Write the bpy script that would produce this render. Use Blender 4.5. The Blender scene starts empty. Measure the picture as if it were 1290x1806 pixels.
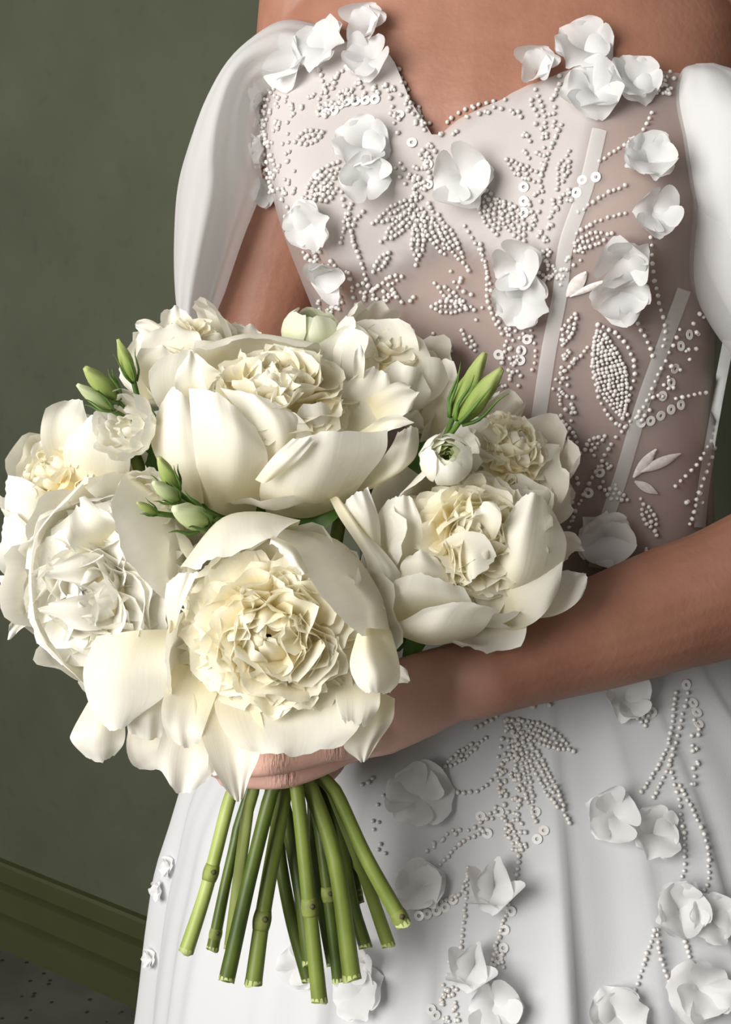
import bpy, bmesh, math, random
from mathutils import Vector, Matrix, noise
from mathutils.bvhtree import BVHTree
import numpy as np

S = bpy.context.scene
COL = S.collection
PI = math.pi
# ------------------------------------------------------------------ camera, light, exposure
W, H, F = 1290, 1806, 2481.0
CAM_H, PITCH = 1.33, math.radians(15)
CP, SP = math.cos(PITCH), math.sin(PITCH)
cam_d = bpy.data.cameras.new('camera'); cam = bpy.data.objects.new('camera', cam_d); COL.objects.link(cam)
cam.location = (0, 0, CAM_H); cam.rotation_euler = (PI/2-PITCH, 0, 0)
cam_d.sensor_fit = 'VERTICAL'; cam_d.sensor_height = 24.0; cam_d.lens = F/H*24.0
cam_d.clip_start = 0.02; cam_d.clip_end = 30
cam_d.dof.use_dof = False
S.camera = cam
wd = bpy.data.worlds.new('world'); S.world = wd; wd.use_nodes = True
bg = wd.node_tree.nodes['Background']; bg.inputs[0].default_value = (1.0, 0.95, 0.88, 1); bg.inputs[1].default_value = 0.22
def area(name, loc, target, sx, sy, power, col):
    l = bpy.data.lights.new(name, 'AREA'); l.shape = 'RECTANGLE'; l.size = sx; l.size_y = sy; l.energy = power; l.color = col
    o = bpy.data.objects.new(name, l); COL.objects.link(o); o.location = loc
    o.rotation_euler = (Vector(target)-Vector(loc)).to_track_quat('-Z', 'Y').to_euler()
area('window_daylight', (-1.50, -0.58, 1.82), (0.0, 0.95, 1.12), 1.5, 1.6, 92, (1.0, 0.98, 0.95))
S.view_settings.view_transform = 'Standard'; S.view_settings.look = 'None'
S.view_settings.gamma = 1; S.view_settings.exposure = 0.0; S.view_settings.use_curve_mapping = False

# ------------------------------------------------------------------ helpers
def P(px, py, d):
    u, v = (px-W/2)/F*d, (H/2-py)/F*d
    return Vector((u, d*CP+v*SP, CAM_H-d*SP+v*CP))
def ray(px, py): return (P(px, py, 1)-Vector((0, 0, CAM_H))).normalized()
def proj(p):
    y, z = p[1], p[2]-CAM_H
    d = y*CP-z*SP; up = y*SP+z*CP
    return W/2+p[0]/d*F, H/2-up/d*F, d
CAM = Vector((0, 0, CAM_H))
def cat(pts, n):
    """Catmull-Rom through rows of numbers, n samples"""
    a = np.array(pts, float); m = len(a)
    if m == 2: return np.array([a[0]+(a[1]-a[0])*t for t in np.linspace(0, 1, n)])
    e = np.vstack([2*a[0]-a[1], a, 2*a[-1]-a[-2]]); out = []
    for t in np.linspace(0, m-1, n):
        i = min(int(t), m-2); f = t-i; p0, p1, p2, p3 = e[i:i+4]
        out.append(.5*((2*p1)+(p2-p0)*f+(2*p0-5*p1+4*p2-p3)*f*f+(3*p1-p0-3*p2+p3)*f**3))
    return np.array(out)
def ip(x, xs, ys): return float(np.interp(x, xs, ys))
def mesh(name, verts, faces, mat, uv=None, smooth=True):
    m = bpy.data.meshes.new(name); m.from_pydata([tuple(v) for v in verts], [], faces)
    if uv is not None:
        l = m.uv_layers.new(name='UVMap'); idx = np.empty(len(m.loops), np.int32); m.loops.foreach_get('vertex_index', idx)
        l.data.foreach_set('uv', np.array(uv, np.float32)[idx].ravel())
    if smooth: m.polygons.foreach_set('use_smooth', np.ones(len(m.polygons), bool))
    if mat: m.materials.append(mat)
    m.update(); return m
def wloc(o):
    v = Vector((0, 0, 0))
    while o is not None: v = v+o.location; o = o.parent
    return v
def put(name, me, parent=None, loc=None, **props):
    o = bpy.data.objects.new(name, me); COL.objects.link(o)
    if parent is not None: o.parent = parent
    if loc is not None: o.location = loc
    for k, v in props.items(): o[k] = v
    return o
def part(name, verts, faces, mat, parent=None, uv=None, smooth=True, **props):
    """world-space geometry linked under parent (parents carry no rotation)"""
    off = wloc(parent) if parent is not None else Vector((0, 0, 0))
    return put(name, mesh(name, [Vector(v)-off for v in verts], faces, mat, uv, smooth), parent, **props)
def thing(name, loc, label, cat_, group=None):
    o = bpy.data.objects.new(name, None); COL.objects.link(o); o.location = loc; o.empty_display_size = .02
    o['label'] = label; o['category'] = cat_
    if group: o['group'] = group
    return o
def grid_faces(nu, nv, close_u=False, base=0):
    f = []
    for j in range(nv-1):
        for i in range(nu-(0 if close_u else 1)):
            a = base+j*nu+i; b = base+j*nu+(i+1) % nu
            f.append((a, b, b+nu, a+nu))
    return f
def tube(pts, radii, n=12, seg=None, flat=None, cap=True, up=Vector((0, 0, 1))):
    """swept round (or flattened: flat = (a factor along up, b factor across)) tube; returns verts, faces"""
    rows = [list(p)+[r] for p, r in zip(pts, radii)]
    k = seg or max(2, (len(rows)-1)*5+1); c = cat(rows, k); vs = []
    for i in range(k):
        t = Vector(c[min(i+1, k-1)][:3])-Vector(c[max(i-1, 0)][:3]); t.normalize()
        x = t.cross(up)
        if x.length < .05: x = t.cross(Vector((0, 1, 0)))
        x.normalize(); y = x.cross(t)
        fa, fb = flat if flat else (1, 1)
        for q in range(n):
            a = 2*PI*q/n
            vs.append(Vector(c[i][:3])+(x*math.cos(a)*fb+y*math.sin(a)*fa)*c[i][3])
    fs = grid_faces(n, k, True)
    if cap: fs += [tuple(range(n-1, -1, -1)), tuple(range((k-1)*n, k*n))]
    return vs, fs

# ------------------------------------------------------------------ materials
def new_mat(name):
    m = bpy.data.materials.new(name); m.use_nodes = True
    nt = m.node_tree; return m, nt, nt.nodes['Principled BSDF'], nt.nodes['Material Output']
def N(nt, typ, **kw):
    n = nt.nodes.new(typ)
    for k, v in kw.items(): setattr(n, k, v)
    return n
def noise_col(nt, c0, c1, scale, detail=4, lo=.35, hi=.65, coord='Object', stretch=None):
    tc = N(nt, 'ShaderNodeTexCoord'); nz = N(nt, 'ShaderNodeTexNoise'); nz.inputs['Scale'].default_value = scale; nz.inputs['Detail'].default_value = detail
    src = tc.outputs[coord]
    if stretch:
        mp = N(nt, 'ShaderNodeMapping'); mp.inputs['Scale'].default_value = stretch; nt.links.new(src, mp.inputs[0]); src = mp.outputs[0]
    nt.links.new(src, nz.inputs['Vector'])
    r = N(nt, 'ShaderNodeValToRGB'); r.color_ramp.elements[0].position = lo; r.color_ramp.elements[1].position = hi
    r.color_ramp.elements[0].color = (*c0, 1); r.color_ramp.elements[1].color = (*c1, 1)
    nt.links.new(nz.outputs['Fac'], r.inputs[0]); return r.outputs[0], nz
def bump(nt, b, height, strength, dist):
    n = N(nt, 'ShaderNodeBump'); n.inputs['Strength'].default_value = strength; n.inputs['Distance'].default_value = dist
    nt.links.new(height, n.inputs['Height']); nt.links.new(n.outputs[0], b.inputs['Normal']); return n
def simple(name, c0, c1, scale, rough=.6, bs=0, spec=.4, bd=.001, stretch=None):
    m, nt, b, o = new_mat(name); c, nz = noise_col(nt, c0, c1, scale, stretch=stretch)
    nt.links.new(c, b.inputs['Base Color']); b.inputs['Roughness'].default_value = rough; b.inputs['Specular IOR Level'].default_value = spec
    if bs: bump(nt, b, nz.outputs['Fac'], bs, bd)
    return m
def petal_mat(name, base, mid, tip, transl=.32, vein=.06):
    """petal: colour runs from its base to its rim (UV v), fine veins along it, light passes through"""
    m, nt, b, o = new_mat(name)
    uv = N(nt, 'ShaderNodeUVMap'); sp = N(nt, 'ShaderNodeSeparateXYZ'); nt.links.new(uv.outputs[0], sp.inputs[0])
    r = N(nt, 'ShaderNodeValToRGB'); e = r.color_ramp.elements
    e[0].position = 0; e[0].color = (*base, 1); e[1].position = 1; e[1].color = (*tip, 1)
    k = e.new(.5); k.color = (*mid, 1); nt.links.new(sp.outputs['Y'], r.inputs[0])
    mp = N(nt, 'ShaderNodeMapping'); mp.inputs['Scale'].default_value = (34, 1.6, 1); nt.links.new(uv.outputs[0], mp.inputs[0])
    nz = N(nt, 'ShaderNodeTexNoise'); nz.inputs['Scale'].default_value = 1; nz.inputs['Detail'].default_value = 3; nt.links.new(mp.outputs[0], nz.inputs['Vector'])
    hs = N(nt, 'ShaderNodeHueSaturation'); mr = N(nt, 'ShaderNodeMapRange')
    mr.inputs['To Min'].default_value = 1-vein; mr.inputs['To Max'].default_value = 1+vein*.4
    nt.links.new(nz.outputs['Fac'], mr.inputs[0]); nt.links.new(mr.outputs[0], hs.inputs['Value']); nt.links.new(r.outputs[0], hs.inputs['Color'])
    nt.links.new(hs.outputs[0], b.inputs['Base Color']); b.inputs['Roughness'].default_value = .55; b.inputs['Specular IOR Level'].default_value = .25
    bn = bump(nt, b, nz.outputs['Fac'], .12, .001)
    tr = N(nt, 'ShaderNodeBsdfTranslucent'); nt.links.new(hs.outputs[0], tr.inputs[0])
    mx = N(nt, 'ShaderNodeMixShader'); mx.inputs[0].default_value = transl
    nt.links.new(b.outputs[0], mx.inputs[1]); nt.links.new(tr.outputs[0], mx.inputs[2]); nt.links.new(mx.outputs[0], o.inputs[0]); return m
def cloth_mat(name, col, sheer=0.0, transl=.25, weave=900, attr=None, rough=.75):
    m, nt, b, o = new_mat(name); b.inputs['Base Color'].default_value = (*col, 1); b.inputs['Roughness'].default_value = rough; b.inputs['Specular IOR Level'].default_value = .2
    tc = N(nt, 'ShaderNodeTexCoord'); w = N(nt, 'ShaderNodeTexNoise'); w.inputs['Scale'].default_value = weave; nt.links.new(tc.outputs['Object'], w.inputs[0])
    bump(nt, b, w.outputs['Fac'], .15, .0005)
    tr = N(nt, 'ShaderNodeBsdfTranslucent'); tr.inputs[0].default_value = (*col, 1)
    mx = N(nt, 'ShaderNodeMixShader'); mx.inputs[0].default_value = transl
    nt.links.new(b.outputs[0], mx.inputs[1]); nt.links.new(tr.outputs[0], mx.inputs[2]); last = mx
    if sheer > 0 or attr:
        tp = N(nt, 'ShaderNodeBsdfTransparent'); m2 = N(nt, 'ShaderNodeMixShader'); m2.inputs[0].default_value = sheer
        if attr:
            a = N(nt, 'ShaderNodeAttribute'); a.attribute_name = attr; nt.links.new(a.outputs['Fac'], m2.inputs[0])
        nt.links.new(mx.outputs[0], m2.inputs[1]); nt.links.new(tp.outputs[0], m2.inputs[2]); last = m2
    nt.links.new(last.outputs[0], o.inputs[0]); return m

M = {}
M['petal'] = petal_mat('ivory_petal', (.91, .84, .58), (.92, .89, .77), (.93, .915, .84), .40)
M['heart'] = petal_mat('cream_inner_petal', (.92, .70, .30), (.94, .86, .60), (.945, .92, .80), .45)
M['white_petal'] = petal_mat('white_petal', (.90, .85, .64), (.93, .90, .80), (.94, .93, .87), .40)
M['green_petal'] = petal_mat('green_white_petal', (.50, .60, .22), (.72, .76, .48), (.84, .85, .70), .3)
M['eye'] = petal_mat('green_eye_petal', (.30, .40, .08), (.42, .52, .16), (.62, .68, .34), .2)
M['bud'] = petal_mat('lisianthus_bud', (.19, .28, .05), (.33, .43, .11), (.50, .56, .22), .2, .3)
M['bud_pale'] = petal_mat('pale_bud', (.30, .42, .12), (.50, .59, .28), (.72, .76, .50), .25, .2)
M['sepal'] = simple('sepal_green', (.05, .11, .02), (.10, .19, .03), 60)
M['leaf'] = simple('leaf_green', (.05, .13, .02), (.10, .22, .03), 50, .45)
M['stem_light'] = simple('stem_light_green', (.22, .29, .05), (.36, .42, .13), 45, .45, .3, .4, .001, (1, 1, .15))
M['stem_mid'] = simple('stem_mid_green', (.105, .150, .020), (.215, .265, .055), 45, .45, .3, .4, .001, (1, 1, .15))
M['stem_dark'] = simple('stem_dark_green', (.036, .062, .008), (.095, .135, .020), 55, .4, .4, .4, .001, (1, 1, .3))
M['node'] = simple('stem_node_brown', (.14, .17, .04), (.24, .28, .06), 120, .6)
M['scar'] = simple('leaf_scar_brown', (.05, .045, .02), (.10, .09, .035), 200, .8)
M['core'] = simple('peony_core', (.90, .78, .46), (.93, .84, .58), 90, .7)
M['cut'] = simple('cut_stem_end', (.35, .40, .14), (.48, .52, .24), 150, .7)

def wall_mat():
    m, nt, b, o = new_mat('olive_plaster'); c, nz = noise_col(nt, (.062, .069, .043), (.083, .090, .060), 5, 8, .3, .7)
    c2, n2 = noise_col(nt, (.55, .55, .5), (1, 1, 1), 42, 3, .30, .40)
    mx = N(nt, 'ShaderNodeMix', data_type='RGBA', blend_type='MULTIPLY'); mx.inputs[0].default_value = .16
    nt.links.new(c, mx.inputs[6]); nt.links.new(c2, mx.inputs[7]); nt.links.new(mx.outputs[2], b.inputs['Base Color'])
    b.inputs['Roughness'].default_value = .8; b.inputs['Specular IOR Level'].default_value = .25
    n3 = N(nt, 'ShaderNodeTexNoise'); n3.inputs['Scale'].default_value = 60; bump(nt, b, n3.outputs['Fac'], .12, .004); return m
def floor_mat():
    m, nt, b, o = new_mat('speckled_terrazzo'); c, nz = noise_col(nt, (.060, .055, .045), (.085, .078, .064), 9)
    tc = N(nt, 'ShaderNodeTexCoord'); v = N(nt, 'ShaderNodeTexVoronoi'); v.inputs['Scale'].default_value = 55; nt.links.new(tc.outputs['Object'], v.inputs[0])
    r = N(nt, 'ShaderNodeValToRGB'); r.color_ramp.elements[0].position = .16; r.color_ramp.elements[1].position = .24
    r.color_ramp.elements[0].color = (.25, .27, .24, 1); r.color_ramp.elements[1].color = (1, 1, 1, 1); nt.links.new(v.outputs['Distance'], r.inputs[0])
    sp = N(nt, 'ShaderNodeSeparateColor'); nt.links.new(v.outputs['Color'], sp.inputs[0]); gt = N(nt, 'ShaderNodeMath', operation='GREATER_THAN'); gt.inputs[1].default_value = .55
    nt.links.new(sp.outputs[0], gt.inputs[0])
    mx = N(nt, 'ShaderNodeMix', data_type='RGBA', blend_type='MULTIPLY'); nt.links.new(gt.outputs[0], mx.inputs[0])
    nt.links.new(c, mx.inputs[6]); nt.links.new(r.outputs[0], mx.inputs[7]); nt.links.new(mx.outputs[2], b.inputs['Base Color']); b.inputs['Roughness'].default_value = .6; return m
M['wall'] = wall_mat(); M['floor'] = floor_mat()
M['base'] = simple('olive_gloss_paint', (.046, .046, .017), (.056, .055, .022), 6, .5)

def skin_mat():
    m, nt, b, o = new_mat('skin'); c, nz = noise_col(nt, (.272, .122, .078), (.340, .162, .107), 26, 5, .3, .7)
    a = N(nt, 'ShaderNodeAttribute'); a.attribute_name = 'pink_lit'
    mx = N(nt, 'ShaderNodeMix', data_type='RGBA'); nt.links.new(a.outputs['Fac'], mx.inputs[0]); nt.links.new(c, mx.inputs[6]); mx.inputs[7].default_value = (.80, .49, .41, 1)  # pinker hand skin, its colour also lightened to stand in for light on it
    # small moles and freckles
    tc = N(nt, 'ShaderNodeTexCoord'); v = N(nt, 'ShaderNodeTexVoronoi'); v.inputs['Scale'].default_value = 24; nt.links.new(tc.outputs['Object'], v.inputs[0])
    r = N(nt, 'ShaderNodeValToRGB'); r.color_ramp.elements[0].position = .035; r.color_ramp.elements[1].position = .06
    r.color_ramp.elements[0].color = (.45, .32, .28, 1); r.color_ramp.elements[1].color = (1, 1, 1, 1); nt.links.new(v.outputs['Distance'], r.inputs[0])
    sp = N(nt, 'ShaderNodeSeparateColor'); nt.links.new(v.outputs['Color'], sp.inputs[0]); gt = N(nt, 'ShaderNodeMath', operation='GREATER_THAN'); gt.inputs[1].default_value = .6
    nt.links.new(sp.outputs[0], gt.inputs[0])
    m2 = N(nt, 'ShaderNodeMix', data_type='RGBA', blend_type='MULTIPLY'); nt.links.new(gt.outputs[0], m2.inputs[0]); nt.links.new(mx.outputs[2], m2.inputs[6]); nt.links.new(r.outputs[0], m2.inputs[7])
    nt.links.new(m2.outputs[2], b.inputs['Base Color'])
    b.inputs['Roughness'].default_value = .5; b.inputs['Specular IOR Level'].default_value = .35
    b.inputs['Subsurface Weight'].default_value = .12; b.inputs['Subsurface Radius'].default_value = (.012, .005, .003); b.inputs['Subsurface Scale'].default_value = .6
    n2 = N(nt, 'ShaderNodeTexNoise'); n2.inputs['Scale'].default_value = 260; n2.inputs['Detail'].default_value = 4; nt.links.new(tc.outputs['Object'], n2.inputs[0])
    bn = bump(nt, b, n2.outputs['Fac'], .25, .0012)
    kn = N(nt, 'ShaderNodeAttribute'); kn.attribute_name = 'knuckle'; n4 = N(nt, 'ShaderNodeTexNoise'); n4.inputs['Scale'].default_value = 1; n4.inputs['Detail'].default_value = 3
    mp = N(nt, 'ShaderNodeMapping'); mp.inputs['Scale'].default_value = (620, 200, 130); nt.links.new(tc.outputs['Object'], mp.inputs[0]); nt.links.new(mp.outputs[0], n4.inputs[0])
    mm = N(nt, 'ShaderNodeMath', operation='MULTIPLY'); nt.links.new(n4.outputs['Fac'], mm.inputs[0]); nt.links.new(kn.outputs['Fac'], mm.inputs[1])
    b2 = N(nt, 'ShaderNodeBump'); b2.inputs['Strength'].default_value = .9; b2.inputs['Distance'].default_value = .004
    nt.links.new(mm.outputs[0], b2.inputs['Height']); nt.links.new(bn.outputs[0], b2.inputs['Normal']); nt.links.new(b2.outputs[0], b.inputs['Normal']); return m
M['skin'] = skin_mat()
M['bodice'] = cloth_mat('ivory_tulle_over_lining', (.555, .515, .495), attr='sheer', transl=.1)
M['gown'] = cloth_mat('white_satin_and_tulle', (.565, .572, .58), transl=.08)
M['sleeve'] = cloth_mat('white_organza', (.82, .815, .81), sheer=.22, transl=.45)
M['sheer'] = cloth_mat('sheer_organza', (.82, .815, .81), sheer=.45, transl=.35)
M['organza'] = cloth_mat('white_organza_petal', (.84, .835, .83), sheer=.10, transl=.38)
M['bone'] = cloth_mat('white_boning_tape', (.80, .81, .80), sheer=.55, transl=.1)
M['thread'] = simple('ivory_thread', (.62, .56, .53), (.74, .69, .66), 300, .6)
def bead_mat(name, col, rough, tr):
    m, nt, b, o = new_mat(name); b.inputs['Base Color'].default_value = (*col, 1); b.inputs['Roughness'].default_value = rough
    b.inputs['Specular IOR Level'].default_value = .8; b.inputs['Coat Weight'].default_value = .3; b.inputs['Coat Roughness'].default_value = .08
    return m
M['bead'] = bead_mat('pearl_glass_bead', (.66, .63, .60), .13, .0)
M['sequin'] = bead_mat('pearl_sequin', (.74, .72, .70), .12, .0)

# ------------------------------------------------------------------ room
def hitz(px, py, z=0):
    r = ray(px, py); return CAM+r*((z-CAM_H)/r.z)
fa, fb = hitz(0, 1672), hitz(250, 1785)
wdir = (fb-fa); wdir.z = 0; wdir.normalize(); wn = Vector((wdir.y, -wdir.x, 0))
if wn.dot(CAM-fa) < 0: wn = -wn
bl, br = fa-wdir*3.2, fa+wdir*3.4
BT = .021                                   # depth of the baseboard in front of the wall
def box_strip(name, prof, mat, **props):
    """profile (out from wall, z) swept along the wall"""
    vs = []; n = len(prof)
    for e in (bl, br):
        for d, z in prof: vs.append(e+wn*(d-BT)+Vector((0, 0, z)))
    fs = [(i, (i+1) % n, n+(i+1) % n, n+i) for i in range(n)]+[tuple(range(n-1, -1, -1)), tuple(range(n, 2*n))]
    return part(name, vs, fs, mat, None, smooth=False, **props)
box_strip('wall_back', [(0, -.02), (0, 2.9), (-.12, 2.9), (-.12, -.02)], M['wall'], kind='structure')
zb = .158
box_strip('baseboard_back', [(0, 0), (0, zb), (.010, zb), (.014, zb-.004), (.015, zb-.034), (.004, zb-.036), (.004, zb-.043), (.017, zb-.047), (.018, zb-.090), (.006, zb-.093), (.006, zb-.101), (.021, zb-.106), (.021, 0)], M['base'], kind='structure')
part('floor', [(-3.2, -1.6, 0), (3.2, -1.6, 0), (3.2, 4.2, 0), (-3.2, 4.2, 0), (-3.2, -1.6, -.05), (3.2, -1.6, -.05), (3.2, 4.2, -.05), (-3.2, 4.2, -.05)],
     [(0, 1, 2, 3), (7, 6, 5, 4), (0, 4, 5, 1), (1, 5, 6, 2), (2, 6, 7, 3), (3, 7, 4, 0)], M['floor'], None, smooth=False, kind='structure')

# ------------------------------------------------------------------ the bride: body
TZ = [.80, .88, .95, 1.02, 1.10, 1.18, 1.26, 1.33, 1.38, 1.42, 1.46, 1.50, 1.56]
TCX = [.130, .130, .128, .126, .119, .110, .098, .094, .092, .092, .092, .092, .092]
TCY = [1.0, 1.0, .99, .985, .99, 1.0, 1.012, 1.022, 1.032, 1.038, 1.042, 1.045, 1.05]
TA = [.168, .168, .145, .124, .124, .131, .151, .166, .170, .165, .105, .058, .056]
TB = [.118, .118, .104, .090, .093, .099, .104, .106, .098, .085, .072, .060, .058]
YAW = math.radians(-14)
def smooth_ip(z, ys):
    return (ip(z-.02, TZ, ys)+2*ip(z, TZ, ys)+ip(z+.02, TZ, ys))/4
def torso(th, z, off=0.0):
    """th = 0 is straight ahead of her (towards the camera), positive towards image right"""
    cx, cy, a, b = (smooth_ip(z, q) for q in (TCX, TCY, TA, TB))
    e = 2/2.35
    sx = math.copysign(abs(math.sin(th))**e, math.sin(th)); sy = math.copysign(abs(math.cos(th))**e, math.cos(th))
    x, y = (a+off)*sx, -(b+off)*sy
    for tb in (-.62, .62):
        dth = (th-tb)
        dz = z-1.285
        y -= .036*math.exp(-(dth/.40)**2-(dz/(.060 if dz > 0 else .050))**2)*(1 if abs(th) < 1.8 else 0)
        x += math.copysign(.010, tb)*math.exp(-(dth/.40)**2-(dz/.055)**2)*(1 if abs(th) < 1.8 else 0)
    cyw, syw = math.cos(YAW), math.sin(YAW)
    return Vector((cx+x*cyw-y*syw, cy+x*syw+y*cyw, z))
bv, bf = [], []
def add(vf):
    n = len(bv); bv.extend(vf[0]); bf.extend(tuple(i+n for i in f) for f in vf[1])
zs = np.linspace(.80, 1.56, 77); nth = 96
add(([torso(2*PI*i/nth, z) for z in zs for i in range(nth)], grid_faces(nth, len(zs), True)+[tuple(range(nth-1, -1, -1)), tuple(range((len(zs)-1)*nth, len(zs)*nth))]))
# legs down to the floor, under the gown
for sx in (-1, 1):
    add(tube([(.13+sx*.075, 1.0, .84), (.13+sx*.078, .99, .50), (.13+sx*.075, 1.0, .30), (.13+sx*.072, 1.01, .07)], [.078, .052, .054, .034], 16))
    add(tube([(.13+sx*.072, 1.03, .045), (.13+sx*.075, .95, .03), (.13+sx*.078, .87, .02)], [.036, .034, .018], 12, flat=(.65, 1.1)))
# shoulders: collar bone line down to the deltoid
SHL, SHR = Vector((-.030, 1.052, 1.392)), Vector((.262, 1.02, 1.392))
add(tube([Vector((.09, 1.035, 1.450)), Vector((.02, 1.045, 1.446)), SHL+Vector((.0, 0, .040))], [.046, .052, .050], 30))
add(tube([Vector((.11, 1.03, 1.445)), Vector((.19, 1.03, 1.440)), SHR+Vector((0, 0, .03))], [.045, .05, .05], 16))
# her right arm (image left): hangs, forearm goes forward behind the bouquet
EL = Vector((-.088, 1.045, 1.09)); WL = P(590, 1300, .915)
add(tube([SHL+Vector((.002, 0, .055)), SHL+Vector((-.007, .002, -.07)), (SHL+EL)/2+Vector((-.004, .0, 0)), EL+Vector((.003, 0, .05)), EL], [.044, .050, .043, .038, .037], 30))
add(tube([EL, EL.lerp(WL, .3), EL.lerp(WL, .7), WL], [.037, .039, .030, .026], 16))
# her left arm (image right): elbow outside the frame, forearm across to the bouquet
def R(px, d): return px*d/F
ER = P(1500, 925, .95)
add(tube([SHR+Vector((.0, 0, .01)), SHR+Vector((.022, 0, -.08)), (SHR+ER)/2+Vector((.012, .004, 0)), ER], [.050, .050, .044, .041], 18))
add(tube([ER, P(1290, 1037, .920), P(1180, 1074, .902), P(1080, 1110, .888), P(980, 1142, .874), P(900, 1168, .862), P(845, 1190, .855), P(785, 1210, .853), P(735, 1228, .846)],
         [R(118, .95), R(116, .92), R(110, .902), R(102, .888), R(92, .874), R(84, .862), R(78, .854), R(66, .848), R(46, .84)], 22))
# her left hand: palm, then four fingers curled round the stems, thumb behind them
add(tube([P(880, 1175, .858), P(800, 1205, .848), P(730, 1232, .836), P(660, 1262, .824), P(622, 1278, .820), P(600, 1290, .822)],
         [R(60, .858), R(74, .848), R(82, .836), R(80, .824), R(58, .82), R(30, .822)], 22, flat=(1.0, .56)))
def finger(pts, r): add(tube([P(*p) for p in pts], r, 12, seg=26))
finger([(660, 1210, .826), (600, 1195, .806), (520, 1215, .795), (450, 1235, .797), (405, 1245, .815), (400, 1250, .832)], [.0105, .0098, .0088, .0086, .0076, .0045])
finger([(660, 1250, .824), (600, 1246, .803), (510, 1272, .790), (430, 1290, .794), (390, 1300, .814), (388, 1302, .832)], [.0108, .0098, .0090, .0086, .0078, .0046])
finger([(670, 1285, .824), (640, 1302, .808), (570, 1320, .792), (488, 1338, .784), (420, 1348, .790), (383, 1350, .810), (376, 1350, .826)], [.0110, .0104, .0088, .0094, .0078, .0072, .0046])
finger([(690, 1300, .836), (620, 1318, .826), (560, 1350, .812), (500, 1369, .804), (440, 1372, .804), (405, 1373, .812), (396, 1373, .822)], [.0100, .0088, .0074, .0074, .0064, .0060, .0040])
finger([(790, 1190, .862), (730, 1190, .868), (660, 1215, .874), (590, 1250, .878), (560, 1262, .878)], [.013, .012, .0105, .0095, .006])
# her right hand behind the stems, fingers curling round their far left side
add(tube([WL, P(560, 1315, .900), P(500, 1330, .885), P(470, 1335, .880)], [.026, .030, .032, .026], 18, flat=(1.0, .5)))
for k, (yy, L_) in enumerate(((1255, 0), (1290, 8), (1322, 6), (1350, -6))):
    finger([(480, yy+2, .884), (430-L_, yy, .876), (404-L_, yy+2, .856), (402-L_, yy+4, .838)], [.0098, .0088, .0080, .0048])
finger([(560, 1280, .892), (540, 1235, .884), (560, 1200, .878), (590, 1185, .876)], [.012, .0105, .0095, .006])
tmp = mesh('body_pieces', bv, bf, None); to = bpy.data.objects.new('body_pieces', tmp); COL.objects.link(to)
rm = to.modifiers.new('r', 'REMESH'); rm.mode = 'VOXEL'; rm.voxel_size = .0018
sm = to.modifiers.new('s', 'SMOOTH'); sm.factor = .5; sm.iterations = 4
dg = bpy.context.evaluated_depsgraph_get(); ev = to.evaluated_get(dg)
body_me = bpy.data.meshes.new_from_object(ev); bpy.data.objects.remove(to); body_me.name = 'person'
FOOT = Vector((.13, .99, 0))
nv = len(body_me.vertices); co = np.empty(nv*3, np.float32); body_me.vertices.foreach_get('co', co); co = co.reshape(-1, 3)
hand_c = np.array(P(530, 1330, .80)); dd = np.linalg.norm(co-hand_c, axis=1)
pink_lit = np.clip(1-(dd-.045)/.085, 0, 1).astype(np.float32)  # around the fingers: rosier skin plus brightness painted in as if lit
at = body_me.attributes.new('pink_lit', 'FLOAT', 'POINT'); at.data.foreach_set('value', pink_lit)
kn = np.zeros(nv, np.float32)
for q, s in ((P(486, 1338, .777), .0065), (P(500, 1370, .797), .006), (P(600, 1320, .785), .008), (P(425, 1350, .783), .005)): kn = np.maximum(kn, np.exp(-(np.linalg.norm(co-np.array(q), axis=1)/s)**2))
at = body_me.attributes.new('knuckle', 'FLOAT', 'POINT'); at.data.foreach_set('value', kn.astype(np.float32))
body_bvh = BVHTree.FromPolygons([Vector(c) for c in co.tolist()], [tuple(p.vertices) for p in body_me.polygons])
body_me.vertices.foreach_set('co', (co-np.array(FOOT, np.float32)).astype(np.float32).ravel())
body_me.materials.clear(); body_me.materials.append(M['skin'])
body_me.polygons.foreach_set('use_smooth', np.ones(len(body_me.polygons), bool)); body_me.update()
person = put('person', body_me, None, FOOT)
person['label'] = 'person in a white off-shoulder wedding gown holding the peony bouquet, seen from chest to hips'; person['category'] = 'person'

# ------------------------------------------------------------------ gown: bodice
NECK = [(380, 110), (455, 140), (500, 108), (600, 72), (640, 72), (690, 95), (722, 170), (764, 240), (772, 240), (800, 215), (840, 192), (880, 175), (930, 150), (1000, 122), (1080, 112), (1200, 128), (1300, 140)]
nx, ny = zip(*NECK)
def z_top(th):
    if abs(th) > 1.75: return 1.300
    z = 1.40
    while z > 1.25:
        px, py, _ = proj(torso(th, z, .0045))
        if py > ip(px, nx, ny): return z
        z -= .0012
    return z
nth = 240; thetas = [-PI+2*PI*i/nth for i in range(nth)]
tops = [z_top(t) for t in thetas]
ztop = []
for i, t in enumerate(thetas):
    w = [tops[(i+k) % nth] for k in (-1, 0, 1)]; ztop.append(w[1] if abs(t) < .4 else sum(w)/3)
ZB = 1.000; nzr = 70; bvs, sheer = [], []
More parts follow.
